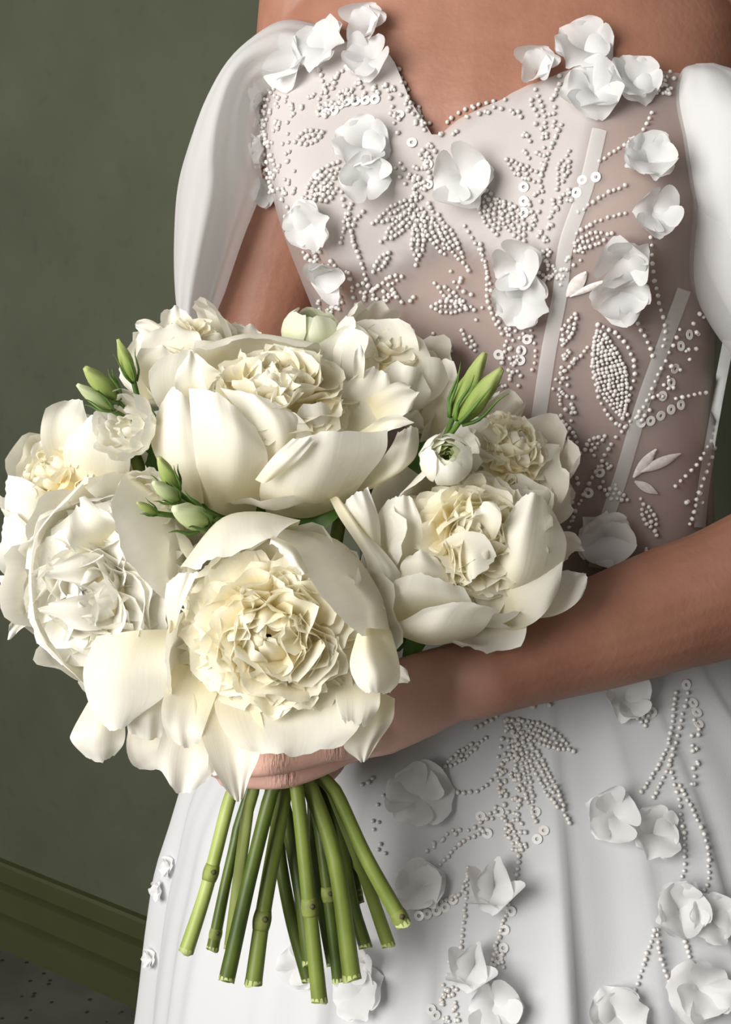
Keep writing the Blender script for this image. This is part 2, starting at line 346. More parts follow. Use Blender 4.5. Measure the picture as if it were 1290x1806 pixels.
# the lining of the cups and the lighter front panel, as the garment is cut (px outline projected on the surface)
CUPS = [[(440, 60), (700, 90), (764, 240), (765, 420), (700, 470), (610, 470), (560, 440), (480, 340)], [(764, 240), (900, 165), (1060, 118), (1040, 250), (985, 430), (940, 470), (850, 440), (765, 420)]]
def inside(poly, x, y):
    r = False; n = len(poly)
    for i in range(n):
        (x1, y1), (x2, y2) = poly[i], poly[i-1]
        if (y1 > y) != (y2 > y) and x < (x2-x1)*(y-y1)/(y2-y1)+x1: r = not r
    return r
for j in range(nzr):
    f = j/(nzr-1)
    for i, t in enumerate(thetas):
        z = ZB+(ztop[i]-ZB)*f; p = torso(t, z, .0045); bvs.append(p)
        px, py, _ = proj(p); c = 0
        for dx in (-12, 0, 12):
            for dy in (-12, 0, 12): c += any(inside(q, px+dx, py+dy) for q in CUPS)
        s = .56 if abs(t) < 1.9 else .1
        sheer.append(s+(.02-s)*c/9)
bfs = grid_faces(nth, nzr, True)
bodice = part('bodice', bvs, bfs, M['bodice'], person)
at = bodice.data.attributes.new('sheer', 'FLOAT', 'POINT'); at.data.foreach_set('value', np.array(sheer, np.float32))

# ------------------------------------------------------------------ gown: skirt
random.seed(5)
GZ = [.015, .30, .63, .72, .80, .88, .95, 1.0, 1.02]
GCX = [.16, .15, .145, .142, .140, .136, .131, .127, .126]
GA = [.43, .375, .316, .302, .285, .258, .205, .140, .130]
GB = [.35, .32, .285, .255, .225, .185, .140, .104, .098]
FOLD = [(-1.05, .10, .012), (-.80, .07, .008), (.85, .1, .02), (1.15, .1, .016)]
for k in range(14): FOLD.append((1.5+k*.24+random.uniform(-.05, .05), .09, random.uniform(.012, .03)))
def gown_pt(th, z):
    cx, a, b = ip(z, GZ, GCX), (ip(z-.03, GZ, GA)+ip(z+.03, GZ, GA))/2, (ip(z-.03, GZ, GB)+ip(z+.03, GZ, GB))/2
    k = min(1, max(0, (1.0-z)/.25)); r = 0
    for c, w, amp in FOLD:
        d = (th-c+PI) % (2*PI)-PI; r += amp*math.exp(-(d/w)**2)*k*(.6+.6*(1-z))
    for c, w, amp in ((-.052, .11, .026), (.34, .10, .018), (-.36, .10, .012), (-.62, .12, .012), (.62, .1, .018), (.16, .07, .007), (-.22, .06, .006)):
        d = (th-c+PI) % (2*PI)-PI
        r += amp*k*(1.5-z)*(math.exp(d/w) if d < 0 else math.exp(-(d/.022)**2))
    r += .0016*k*math.sin(th*27+z*3)+.001*k*math.sin(th*43-z*5)
    return Vector((cx+(a+r)*math.sin(th), .985-(b+r)*math.cos(th), z))
nth2, nz2 = 420, 70
gz = np.linspace(1.018, .015, nz2)
gvs = [gown_pt(-PI+2*PI*i/nth2, z) for z in gz for i in range(nth2)]
gfs = [f[::-1] for f in grid_faces(nth2, nz2, True)]
gown = part('gown', gvs, gfs, M['gown'], person, label='long white skirt of the gown with soft folds and beading')
dress_bvh = BVHTree.FromPolygons(bvs+gvs, bfs+[tuple(i+len(bvs) for i in f) for f in gfs])
def on_dress(px, py):
    r = ray(px, py); h = dress_bvh.ray_cast(CAM, r)
    if h[0] is None: h = body_bvh.ray_cast(CAM, r)
    if h[0] is None: return None
    n = h[1].normalized()
    if n.dot(r) > 0: n = -n
    return h[0], n

# sleeves: rings (left px, right px as points, depth, front/back depth)
def sleeve(rows, mat, seed, a0, a1, nv_=60, nu=44):
    rows = [list(a)+list(b)+[d, t] for a, b, d, t in rows]; c = cat(rows, nv_); vs = []
    rr = random.Random(seed); ph = [rr.uniform(0, 6) for _ in range(6)]
    for j, (ax, ay, bx, by, d, t) in enumerate(c):
        A, B = P(ax, ay, d), P(bx, by, d); m = (A+B)/2; x = (A-B)/2; L = x.length; x.normalize()
        dn = (m-CAM).normalized(); y = -(dn-x*dn.dot(x)); y.normalize()
        v = j/(nv_-1)
        for i in range(nu):
            an = a0+(a1-a0)*i/(nu-1)
            fold = 1+.07*math.sin(4*an+ph[0]+2.2*v)+.035*math.sin(8*an+ph[1]-3*v)+.018*math.sin(14*an+ph[2]+4*v)
            vs.append(m+x*math.cos(an)*L*(1+(fold-1)*.25)+y*math.sin(an)*t*fold)
    return part('sleeve', vs, grid_faces(nu, nv_), mat, person)
sl = sleeve([((615, 62), (612, 118), .935, .006), ((560, 45), (560, 148), .940, .016), ((492, 42), (505, 158), .950, .026), ((420, 98), (462, 178), .962, .036),
             ((368, 180), (458, 240), .975, .048), ((335, 262), (460, 295), .988, .055), ((315, 335), (464, 335), 1.0, .060), ((309, 430), (432, 420), 1.012, .060),
             ((311, 510), (402, 510), 1.025, .055), ((318, 575), (380, 575), 1.035, .05), ((330, 680), (385, 680), 1.045, .045)], M['sleeve'], 3, -1.1, 3.6)
sl['label'] = 'sheer white sleeve draped over the arm on the left'
sl2 = sleeve([((1225, 114), (1262, 113), .892, .006), ((1203, 126), (1335, 138), .886, .018), ((1189, 170), (1410, 180), .885, .035), ((1186, 240), (1470, 220), .888, .045), ((1192, 330), (1490, 330), .892, .05), ((1200, 430), (1500, 440), .900, .05),
              ((1218, 500), (1500, 540), .908, .048), ((1258, 580), (1490, 640), .918, .045), ((1320, 660), (1480, 740), .930, .04), ((1390, 730), (1470, 800), .945, .03)], M['sleeve'], 11, -1.2, 4.3)
lay = sleeve([((1228, 112), (1258, 111), .889, .006), ((1204, 124), (1335, 136), .881, .020), ((1188, 172), (1410, 180), .879, .037), ((1188, 240), (1470, 220), .881, .048), ((1196, 320), (1490, 330), .885, .053), ((1228, 410), (1500, 430), .893, .053),
              ((1258, 490), (1500, 520), .901, .05), ((1295, 560), (1490, 600), .911, .047), ((1350, 640), (1480, 690), .923, .042)], M['organza'], 17, -1.0, 3.6)
lay.name = 'folded_layer'; lay.parent = sl2
sl2.data.materials.clear(); sl2.data.materials.append(M['sheer'])
sl2['label'] = 'sheer white puffed sleeve at the right edge'

# boning tapes on the bodice
def ribbon(name, pts, w, mat, parent, lift=.0012, seg=24, **props):
    c = cat(pts, seg); vs = []
    for i in range(seg):
        t = c[min(i+1, seg-1)]-c[max(i-1, 0)]; t = t/np.hypot(*t); nn = np.array([-t[1], t[0]])
        for s in (-1, 0, 1):
            q = c[i]+nn*s*w/2; h = on_dress(*q)
            if h is None: h = (P(q[0], q[1], .93), Vector((0, -1, 0)))
            vs.append(h[0]+h[1]*(lift*(1.6 if s == 0 else 1)))
    return part(name, vs, grid_faces(3, seg), mat, parent, **props)
for pts, w in (([(1058, 230), (1035, 330), (1000, 430), (988, 520), (968, 620), (950, 740), (935, 830)], 26),
               ([(1205, 510), (1165, 620), (1130, 720), (1095, 840), (1065, 930), (1050, 1000)], 24), ([(1285, 600), (1262, 720), (1240, 850), (1232, 930)], 20)):
    ribbon('boning', pts, w, M['bone'], bodice)

# ------------------------------------------------------------------ fabric flowers sewn on the gown
def petal_surface(c, lat, nrm, hw, cup, nu, nv_, rnd, ruffle=0, jag=0, tipround=.35, rim=1.4, foldamp=0):
    """c, lat, nrm, hw, cup: functions of t in 0..1; returns verts, faces, uv"""
    vs, uv = [], []; p = [rnd.uniform(0, 6.28) for _ in range(6)]
    k1, k2 = rnd.uniform(2.2, 3.6), rnd.uniform(5, 8)
    for j in range(nv_):
        t0 = j/(nv_-1)
        for i in range(nu):
            s = -1+2*i/(nu-1)
            J = .5*math.sin(k1*s+p[0])+.35*math.sin(k2*s+p[1])+.25*math.sin(2.3*k2*s+p[2])
            t = t0*(1-tipround*abs(s)**2.2+jag*J*t0); t = min(max(t, 0), 1.06)
            w = hw(t)
            n_off = cup(t)*w*s*s+ruffle*(t0**rim)*(math.sin(k1*1.7*s+p[3])+.6*math.sin(k2*1.2*s+p[4])*abs(s))+ruffle*.7*abs(s)**3*math.sin(9*t0+p[5])
            if foldamp: n_off += foldamp*t0*math.sin(3.5*s+p[2])
            vs.append(c(t)+lat(t)*(s*w)+nrm(t)*n_off); uv.append((i/(nu-1), t0))
    return vs, grid_faces(nu, nv_), uv
def flower_mesh(seed, n, rise, fold, fan=2*PI):
    """organza blossom about 1 unit across, face along +z"""
    rnd = random.Random(seed); vs, fs, uv = [], [], []
    for k in range(n):
        az = fan*(k/n if fan > 6 else k/(n-1)-.5)+rnd.uniform(-.25, .25); el = rise+rnd.uniform(-.25, .3); L = rnd.uniform(.5, .66)
        d = Vector((math.cos(az), math.sin(az), 0)); z = Vector((0, 0, 1)); la = z.cross(d)
        e0, e1 = el+.45, el-.45
        c = lambda t: d*(L*(t*math.cos(e0+(e1-e0)*t*.7)))+z*(L*t*math.sin(e0+(e1-e0)*t*.7)+.03)
        nr = lambda t: (-d*math.sin(el)+z*math.cos(el))
        hw = lambda t: .50*L/.55*math.sin(PI*(.07+.79*min(t, 1)**.8))
        q = petal_surface(c, lambda t: la, nr, hw, lambda t: fold*rnd_c, 9, 9, rnd, .05, .07, .16) if (rnd_c := rnd.uniform(.6, 1.4)) else None
        b = len(vs); vs += q[0]; fs += [tuple(i+b for i in f) for f in q[1]]; uv += q[2]
    return mesh('fabric_flower', vs, fs, M['organza'], uv)
FT = [flower_mesh(1, 4, .40, .35, 4.0), flower_mesh(2, 3, .75, .75, 2.6), flower_mesh(7, 4, .35, .55, 3.6), flower_mesh(9, 3, .45, .7, 3.0), flower_mesh(12, 5, .45, .45)]
def sew(host, me, name, px, py, size, rot, lift=.001, tilt=0):
    h = on_dress(px, py)
    if h is None: return
    p, n = h; o = put(name, me, host, p+n*lift-wloc(host)); dep = proj(p)[2]
    q = n.to_track_quat('Z', 'Y').to_matrix() @ Matrix.Rotation(rot, 3, 'Z') @ Matrix.Rotation(tilt, 3, 'X')
    o.rotation_euler = q.to_euler(); s = size*dep/F; o.scale = (s, s, s); return o
BF = [(520, 118, 105, .4, 2), (575, 88, 110, 2.2, 0), (655, 55, 95, 1.0, 1), (660, 108, 100, 3.5, 3), (640, 262, 110, .3, 0), (648, 325, 105, 1.7, 3), (815, 315, 125, 5.2, 3),
      (552, 392, 100, 2.6, 0), (590, 470, 95, 3.2, 1), (950, 128, 90, .9, 1), (1030, 92, 115, .1, 0), (1048, 168, 125, 4.5, 2), (1115, 150, 105, 5.8, 0), (1142, 290, 110, 2.3, 4), (1150, 372, 100, 4.8, 3),
      (912, 462, 105, 5.4, 3), (922, 524, 110, 1.9, 0), (1098, 452, 110, .6, 3), (1095, 512, 115, 5.7, 2), (1065, 945, 120, 2.4, 4), (470, 262, 60, 3.0, 3), (478, 340, 60, 3.3, 3), (468, 175, 55, 2.6, 3)]
for px, py, s, r, k in BF: sew(bodice, FT[k], 'fabric_flower', px, py, s*.80, r)
GF = [(742, 1405, 130, 2.2, 2), (1085, 1440, 110, 2.7, 3), (1150, 1470, 105, .2, 0), (748, 1562, 105, 3.0, 4), (872, 1565, 115, 4.5, 1), (1195, 1605, 115, 1.0, 4), (1252, 1620, 100, 5.9, 0), (1232, 1745, 125, 5.0, 2),
      (1085, 1790, 115, 2.5, 0), (838, 1702, 105, 4.4, 1), (872, 1770, 110, 5.0, 3), (1100, 1232, 95, 4.3, 3), (640, 1745, 110, 1.4, 0), (535, 1700, 90, .3, 2), (302, 1530, 42, 3.1, 2), (288, 1570, 40, 3.4, 3), (270, 1690, 40, 2.9, 2), (640, 1690, 90, 4, 3)]
for px, py, s, r, k in GF: sew(gown, FT[k], 'fabric_flower', px, py, s*.80, r)

# ------------------------------------------------------------------ beadwork
bm = bmesh.new(); bmesh.ops.create_icosphere(bm, subdivisions=1, radius=1); BV = [v.co.copy() for v in bm.verts]; BFc = [tuple(v.index for v in f.verts) for f in bm.faces]; bm.free()
def washer():
    vs, fs = [], []; n = 14
    for r, z in ((.36, .0), (1, .0), (1, .14), (.36, .14)):
        vs += [Vector((r*math.cos(2*PI*i/n), r*math.sin(2*PI*i/n), z)) for i in range(n)]
    for k in range(4):
        a, b = k*n, ((k+1) % 4)*n
        fs += [(a+i, a+(i+1) % n, b+(i+1) % n, b+i) for i in range(n)]
    return mesh('sequin', vs, fs, M['sequin'], smooth=False)
SEQ = washer(); br_ = random.Random(21)
def spray(host, spots, r=4.3):
    """one embroidered motif of small glass beads"""
    vs, fs = [], []
    for px, py in spots:
        h = on_dress(px+br_.uniform(-1.2, 1.2), py+br_.uniform(-1.2, 1.2))
        if h is None: continue
        p, n = h; d = proj(p)[2]; rr = r*br_.uniform(.82, 1.15)*d/F
        q = Vector((br_.uniform(-1, 1), br_.uniform(-1, 1), br_.uniform(-1, 1))).to_track_quat('Z', 'Y').to_matrix()
        b = len(vs); c = p+n*rr*.8
        vs += [c+(q @ Vector((v.x, v.y, v.z*1.12)))*rr for v in BV]; fs += [tuple(i+b for i in f) for f in BFc]
    if vs: part('bead_spray', vs, fs, M['bead'], host, kind='stuff')
def along(pts, step):
    a = cat(pts, 60) if len(pts) > 2 else np.array([np.array(pts[0])+(np.array(pts[1])-np.array(pts[0]))*t for t in np.linspace(0, 1, 60)])
    out, acc = [a[0]], 0
    for i in range(1, len(a)):
        acc += np.hypot(*(a[i]-a[i-1]))
        if acc >= step: out.append(a[i]); acc = 0
    return out
def line(pts, step=9.5): return [tuple(p) for p in along(pts, step)]
def band(pts, w, dens=1.0, step=7.5):
    o = []
    for p in along(pts, step):
        for _ in range(max(1, int(w/9*dens))): o.append((p[0]+br_.uniform(-w/2, w/2), p[1]+br_.uniform(-w/2, w/2)))
    return o
def leaf(x0, y0, x1, y1, w, st=8.6):
    L = math.hypot(x1-x0, y1-y0); dx, dy = (x1-x0)/L, (y1-y0)/L; o = []; k = 0; a = 0
    while a < L:
        ww = w*math.sin(PI*min(1, (a/L)*.86+.1))
        m = max(1, int(2*ww/st)); sh = st/2*(k % 2)
        for i in range(m):
            b = -ww+(i+.5)*2*ww/m; o.append((x0+dx*a-dy*b, y0+dy*a+dx*b))
        a += st; k += 1
    return o
B1 = [  # left cup
 band([(462, 165), (462, 230), (470, 290), (480, 340)], 18, 1.6), band([(515, 372), (545, 420), (565, 470)], 30, 1.2), band([(590, 130), (560, 170), (530, 190)], 16, .8), band([(640, 140), (600, 175), (565, 205)], 20, .9), band([(705, 300), (735, 330), (740, 420)], 26, 1.0),
 band([(700, 120), (722, 175), (750, 225)], 10, 1), leaf(620, 360, 600, 430, 9), band([(845, 300), (868, 350), (900, 360)], 20, .8), band([(935, 180), (958, 240), (955, 320), (940, 400)], 14, .9), band([(990, 140), (975, 200), (980, 240)], 12, .9), band([(1135, 135), (1180, 150), (1165, 165)], 22, 1.6), band([(960, 430), (975, 470), (1000, 500)], 18, 1),
 band([(600, 480), (650, 515), (700, 520)], 26, .8), band([(900, 560), (905, 620), (915, 680)], 16, 1), band([(1165, 1000), (1130, 960)], 14, .8),
 band([(560, 212), (590, 182), (640, 163), (690, 158), (722, 186), (748, 226)], 22, 1.1), band([(470, 160), (482, 220), (470, 275), (492, 325), (535, 372)], 38, .9), band([(492, 150), (515, 195), (500, 250), (520, 300)], 22, .7),
 leaf(522, 252, 578, 233, 16), leaf(540, 352, 602, 283, 20), leaf(556, 352, 598, 332, 16), band([(692, 172), (700, 235)], 16, 1), line([(565, 125), (582, 182)]), line([(612, 118), (570, 165), (560, 205)]), line([(598, 130), (585, 165)]),
 line([(602, 340), (616, 400), (640, 470), (656, 515)]), line([(640, 372), (620, 402), (626, 440)]), band([(560, 455), (590, 500), (580, 560)], 40, .9), band([(600, 540), (640, 520), (690, 515), (740, 528)], 26, .6),
 # centre fan
 band([(752, 258), (740, 300), (735, 350)], 22, .9), leaf(742, 350, 655, 395, 16), leaf(738, 370, 668, 430, 15), leaf(740, 380, 735, 470, 16), leaf(748, 380, 790, 455, 16), leaf(755, 360, 830, 480, 14), band([(765, 260), (748, 330)], 16, .8),
 band([(800, 480), (820, 520), (850, 560)], 22, .7), leaf(660, 478, 690, 440, 13), leaf(668, 502, 716, 484, 12), leaf(762, 540, 832, 540, 16), leaf(768, 500, 826, 545, 13), leaf(765, 588, 800, 622, 11), leaf(815, 582, 842, 622, 11),
 # right cup
 line([(790, 216), (812, 200), (840, 188), (872, 180)], 12), band([(776, 240), (800, 222), (840, 200), (880, 186), (915, 200), (935, 260), (940, 330), (946, 420)], 20, .8), leaf(895, 282, 938, 318, 14), line([(990, 222), (965, 280), (950, 325)]), line([(945, 160), (960, 200), (965, 240)]),
 leaf(852, 330, 880, 420, 22), leaf(890, 355, 925, 425, 22), leaf(1004, 268, 984, 335, 14), band([(1003, 340), (975, 375), (955, 420)], 22, .9), line([(1058, 285), (1095, 262), (1132, 238)]), line([(1022, 375), (1065, 345), (1112, 325)]), line([(1018, 410), (1060, 388), (1112, 374)]),
 leaf(1015, 432, 1082, 410, 16), band([(960, 488), (1000, 468), (1030, 430)], 20, 1.2), line([(820, 398), (850, 450), (870, 520), (886, 592)]), line([(848, 430), (860, 480), (862, 530), (880, 580)]), line([(1146, 402), (1155, 500), (1172, 580), (1165, 622)], 12), line([(1112, 545), (1140, 600), (1152, 632)], 12),
 # sheer lower part
 leaf(1015, 552, 990, 612, 14), band([(985, 612), (1005, 640), (985, 700)], 26, .9), line([(990, 660), (1040, 610)]), band([(990, 690), (1010, 740)], 26, .8), leaf(955, 735, 1024, 785, 20), leaf(945, 792, 1010, 806, 14), leaf(1066, 768, 1022, 800, 13), band([(1000, 800), (1010, 860), (1000, 910)], 22, .8),
 line([(1055, 572), (1090, 590), (1118, 640), (1108, 700), (1092, 752)], 10), line([(1055, 572), (1045, 640), (1060, 710), (1090, 752)], 10), leaf(1056, 585, 1098, 740, 30, 7.2),
 line([(1198, 580), (1160, 660), (1128, 725), (1080, 780), (1020, 890), (1000, 940)], 8), band([(1238, 560), (1195, 650), (1150, 712), (1100, 745)], 24, .7), line([(1190, 702), (1252, 690)], 10), line([(1286, 640), (1268, 760), (1236, 850), (1215, 925)], 10), line([(1190, 858), (1240, 800), (1262, 740)], 11), band([(1215, 890), (1240, 870)], 24, .7),
 leaf(1058, 860, 1112, 884, 13), leaf(1130, 880, 1160, 948, 14), line([(884, 650), (900, 580), (925, 500)]), band([(925, 520), (915, 600), (890, 680), (880, 740)], 18, .8), line([(930, 560), (945, 620), (938, 660)], 11), band([(1060, 800), (1080, 850)], 24, .5), band([(1180, 140), (1150, 160)], 24, .8), line([(1150, 200), (1135, 232)], 11)]
for s in B1: spray(bodice, s)
G1 = [leaf(905, 1270, 1016, 1328, 20), leaf(915, 1285, 1005, 1455, 16), leaf(905, 1290, 945, 1450, 14), band([(905, 1275), (895, 1340), (900, 1420), (915, 1500)], 36, 1.0), leaf(780, 1358, 860, 1300, 13), line([(795, 1400), (850, 1392), (885, 1350), (915, 1310)]), band([(752, 1502), (800, 1468), (860, 1448), (890, 1400)], 14, .9), line([(770, 1532), (810, 1490), (860, 1462)]),
 line([(735, 1602), (770, 1592), (810, 1578), (828, 1540)], 8), line([(918, 1500), (905, 1570), (880, 1650), (868, 1700)], 8.5), band([(800, 1700), (790, 1760), (800, 1810)], 30, .9), band([(880, 1680), (870, 1740), (890, 1780)], 24, .9), line([(825, 1530), (820, 1610), (812, 1690)], 10),
 line([(1190, 1222), (1175, 1320), (1128, 1402)], 9.5), line([(1212, 1222), (1182, 1340), (1150, 1412)], 9.5), band([(1222, 1275), (1228, 1340), (1220, 1390)], 16, 1), line([(1180, 1350), (1200, 1430), (1207, 1530), (1190, 1572)], 9.5), line([(1198, 1385), (1240, 1470), (1250, 1540), (1238, 1582)], 9.5), leaf(1120, 1215, 1138, 1285, 20), line([(1155, 1640), (1135, 1700), (1115, 1765)], 9.5), line([(1158, 1640), (1165, 1690), (1182, 1740)], 9.5), line([(1205, 1650), (1222, 1705)], 9.5),
 band([(655, 1370), (665, 1440), (680, 1520)], 40, .25, 14), line([(840, 1285), (880, 1262)]), band([(935, 1250), (965, 1240)], 14, 1)]
for s in G1: spray(gown, s)
SB = [(590, 196), (600, 186), (612, 182), (628, 180), (645, 178), (662, 176), (705, 203), (727, 252), (1018, 340), (1052, 313), (1028, 318), (755, 290), (755, 325), (925, 330), (925, 355), (925, 375), (560, 310), (575, 200), (1130, 745), (1147, 742), (1165, 733), (1183, 722), (1200, 714), (1168, 698), (1190, 650), (1183, 675), (1200, 610), (1215, 590), (1038, 869), (1058, 833), (918, 635), (920, 618), (930, 598), (880, 625), (875, 710)]
for px, py in SB: sew(bodice, SEQ, 'sequin', px, py, 9.2, 0, .0006, br_.uniform(-.25, .25))
SG = [(740, 1615), (755, 1612), (770, 1606), (785, 1600), (800, 1587), (902, 1607), (890, 1640), (888, 1672), (878, 1690), (760, 1780), (768, 1790), (945, 1432), (960, 1465), (1210, 1208), (1222, 1240), (1229, 1257), (1232, 1277), (1150, 1256), (848, 1440), (880, 1432), (948, 1480), (860, 1470)]
for px, py in SG: sew(gown, SEQ, 'sequin', px, py, 9.2, 0, .0006, br_.uniform(-.25, .25))
# stitched leaves in thread
for x0, y0, x1, y1, w in ((1116, 842, 1156, 792, 9), (1128, 832, 1198, 800, 9), (1118, 848, 1158, 870, 8), (1000, 522, 1036, 478, 12), (1006, 522, 1072, 492, 6)):
    vs = []
    for i in range(9):
        t = i/8
        for s in (-1, 0, 1):
            L = math.hypot(x1-x0, y1-y0); ww = w*math.sin(PI*(t*.9+.05)); h = on_dress(x0+(x1-x0)*t-(y1-y0)/L*s*ww, y0+(y1-y0)*t+(x1-x0)/L*s*ww)
            vs.append(h[0]+h[1]*(.0025 if s == 0 else .0012))
    part('stitched_leaf', vs, grid_faces(3, 9), M['thread'], bodice)

# ------------------------------------------------------------------ bouquet
def frame(axis):
    z = Vector(axis).normalized(); x = z.cross(Vector((0, 0, 1)))
    if x.length < .1: x = z.cross(Vector((1, 0, 0)))
    x.normalize(); return x, z.cross(x), z
def cup_petal(root, C, fr, phi, hw_ang, th0, th1, r0, r1, rnd, mat, name='petal', curl=0, ruffle=.002, jag=.05, nu=11, nv_=11, flare=0.0, tipround=.3):
    """petal lying on a bowl about the flower's axis: polar angle th0 (base, behind) to th1 (rim), radius r0 to r1"""
    X, Y, Z = fr; vs, uv = [], []; p = [rnd.uniform(0, 6.28) for _ in range(5)]; k1, k2 = rnd.uniform(2, 3.4), rnd.uniform(5, 9)
    for j in range(nv_):
        t0 = j/(nv_-1)
        for i in range(nu):
            s = -1+2*i/(nu-1); J = .5*math.sin(k1*s+p[0])+.35*math.sin(k2*s+p[1])+.2*math.sin(2.1*k2*s+p[2])
            t = t0*(1-tipround*abs(s)**2.4+jag*J*t0)
            th = th0+(th1-th0)*t; r = r0+(r1-r0)*math.sin(min(1, t)*PI/2)+flare*t**3
            r += ruffle*t0**1.5*(math.sin(k1*2*s+p[3])+.6*math.sin(k2*s+p[4]))+curl*abs(s)**3*t0
            a = phi+hw_ang*s*(math.sin(min(1, .12+t*1.0)*PI*.60)/max(.35, math.sin(th)))*.8
            st = math.sin(th)
            vs.append(C+(X*math.cos(a)*st+Y*math.sin(a)*st+Z*math.cos(th))*r); uv.append((i/(nu-1), t0))
    return part(name, vs, grid_faces(nu, nv_), mat, root, uv)
def inner_petal(root, C, fr, phi, th, Rd, rnd, mat, name='inner_petal', lean=.25, wid=.36, ruffle=.075, jag=.2, base=.42, nu=13, nv_=11, cup=-.35):
    X, Y, Z = fr; e = X*math.cos(phi)+Y*math.sin(phi); ep = -X*math.sin(phi)+Y*math.cos(phi)
    dr = lambda a: e*math.sin(a)+Z*math.cos(a)*.85
    a1, a2 = th+rnd.uniform(-.08, .08), th+lean+rnd.uniform(-.12, .12)
    L = Rd*rnd.uniform(.90, 1.06)
    pts = [list(C+dr(th*.6)*Rd*base), list(C+dr(a1)*Rd*(base+(1-base)*.55)), list(C+dr(a2)*L)]
    cs = cat(pts, 16); tw = rnd.uniform(-.6, .6); lat = (ep*math.cos(tw)+dr(th+PI/2)*math.sin(tw)).normalized(); nr = dr(th+PI/2)
    nr = (nr-lat*nr.dot(lat)).normalized(); w0 = Rd*wid*rnd.uniform(.8, 1.25); cp = cup*rnd.uniform(.5, 1.5)
    c = lambda t: Vector([np.interp(t*15, range(16), cs[:, q]) for q in range(3)])
    v, f, uv = petal_surface(c, lambda t: lat, lambda t: nr, lambda t: w0*(.35+.65*math.sin(min(1, t)*PI*.58)), lambda t: cp, nu, nv_, rnd, Rd*ruffle, jag, .22)
    return part(name, v, f, mat, root, uv)
def pix_petal(root, d0, pts, mat, seed, cup=.15, roll=0, ruffle=.0016, jag=.05, tipround=.3, name='petal', nu=15, nv_=15, fold=0, lat=None):
    """pts: (px, py, cm towards the viewer from depth d0, half width px) along the petal from base to tip"""
    rnd = random.Random(seed); k = 24
    c4 = cat(pts, k); q = [P(a, b, d0-z/100) for a, b, z, w in c4]; wm = [max(w, 1.5)*(d0-z/100)/F for a, b, z, w in c4]
    lats, nrs, lats0 = [], [], []
    for i in range(k):
        t = (q[min(i+1, k-1)]-q[max(i-1, 0)]).normalized(); n = (CAM-q[i]).normalized(); ax = (P(W/2, H/2, 1)-CAM).normalized()
        u = Vector((c4[min(i+1, k-1)][0]-c4[max(i-1, 0)][0], 0, -(c4[min(i+1, k-1)][1]-c4[max(i-1, 0)][1])))
        l = Vector((-u.z, 0, u.x)).normalized() if u.length > 1e-4 else Vector((1, 0, 0))
        l = (Vector((1, 0, 0))*l.x+Vector((0, SP, CP))*l.z); l = (l-t*l.dot(t)).normalized()
        m = l.cross(t).normalized()
        if m.dot(n) < 0: m = -m
        if lat is not None: l = (Vector((1, 0, 0))*lat[0]-Vector((0, SP, CP))*lat[1]); l = (l-t*l.dot(t)).normalized()
        elif lats0 and l.dot(lats0[-1]) < 0: l = -l
        lats0.append(l); m = l.cross(t).normalized()
        if m.dot(n) < 0: m = -m
        rl = roll if not isinstance(roll, (tuple, list)) else roll[0]+(roll[1]-roll[0])*i/(k-1)
        lats.append(l*math.cos(rl)+m*math.sin(rl)); nrs.append(m*math.cos(rl)-l*math.sin(rl))
    def S_(arr):
        def f(t):
            x = min(max(t, 0), 1)*(k-1); i = min(int(x), k-2); g = x-i
            v = arr[i]*(1-g)+arr[i+1]*g
            return v+(arr[-1]-arr[-2])*((t-1)*(k-1)) if t > 1 else v
        return f
    cp = cup if callable(cup) else (lambda t: cup)
    v, f, uv = petal_surface(S_(q), S_(lats), S_(nrs), S_(wm), cp, nu, nv_, rnd, ruffle, jag, tipround, foldamp=fold)
    return part(name, v, f, mat, root, uv)

def patch(root, d0, rows, mat, seed, jag=3.0, wav=.0012, name='petal', nu=17, nv_=17):
    """petal through rows (base to rim) of points (px, py, cm towards the viewer from depth d0)"""
    rnd = random.Random(seed); R_ = [cat([list(p) for p in r], nu) for r in rows]; m = np.stack(R_); vs, uv = [], []
    cols = [cat([list(q) for q in m[:, i]], nv_) for i in range(nu)]; p = [rnd.uniform(0, 6.28) for _ in range(6)]; o = Vector((rnd.uniform(-9, 9),)*3)
    k1, k2 = rnd.uniform(3, 5), rnd.uniform(8, 13)
    for j in range(nv_):
        t = j/(nv_-1)
        for i in range(nu):
            s = -1+2*i/(nu-1); x, y, z = cols[i][j]; a = cols[i][max(j-1, 0)]; g = cols[i][j]-a if j else cols[i][1]-a; g = g[:2]/(np.hypot(*g[:2])+1e-6)
            J = jag*(.5*math.sin(k1*s+p[0])+.4*math.sin(k2*s+p[1])+.35*math.sin(2.2*k2*s+p[2]))*t**3
            w = P(x+g[0]*J, y+g[1]*J, d0-z/100); n = (CAM-w).normalized()
            w = w+n*(wav*(noise.noise(w*38+o)*1.6+t**2*(math.sin(k1*1.6*s+p[3])+.5*math.sin(k2*s+p[4])))+wav*.8*abs(s)**3*math.sin(8*t+p[5]))
            vs.append(w); uv.append((i/(nu-1), t))
    return part(name, vs, grid_faces(nu, nv_), mat, root, uv)
GRIP = P(520, 1330, .838)
def stem_path(head, end_px, d_end, mids=()):
    return [head, head.lerp(GRIP, .55)]
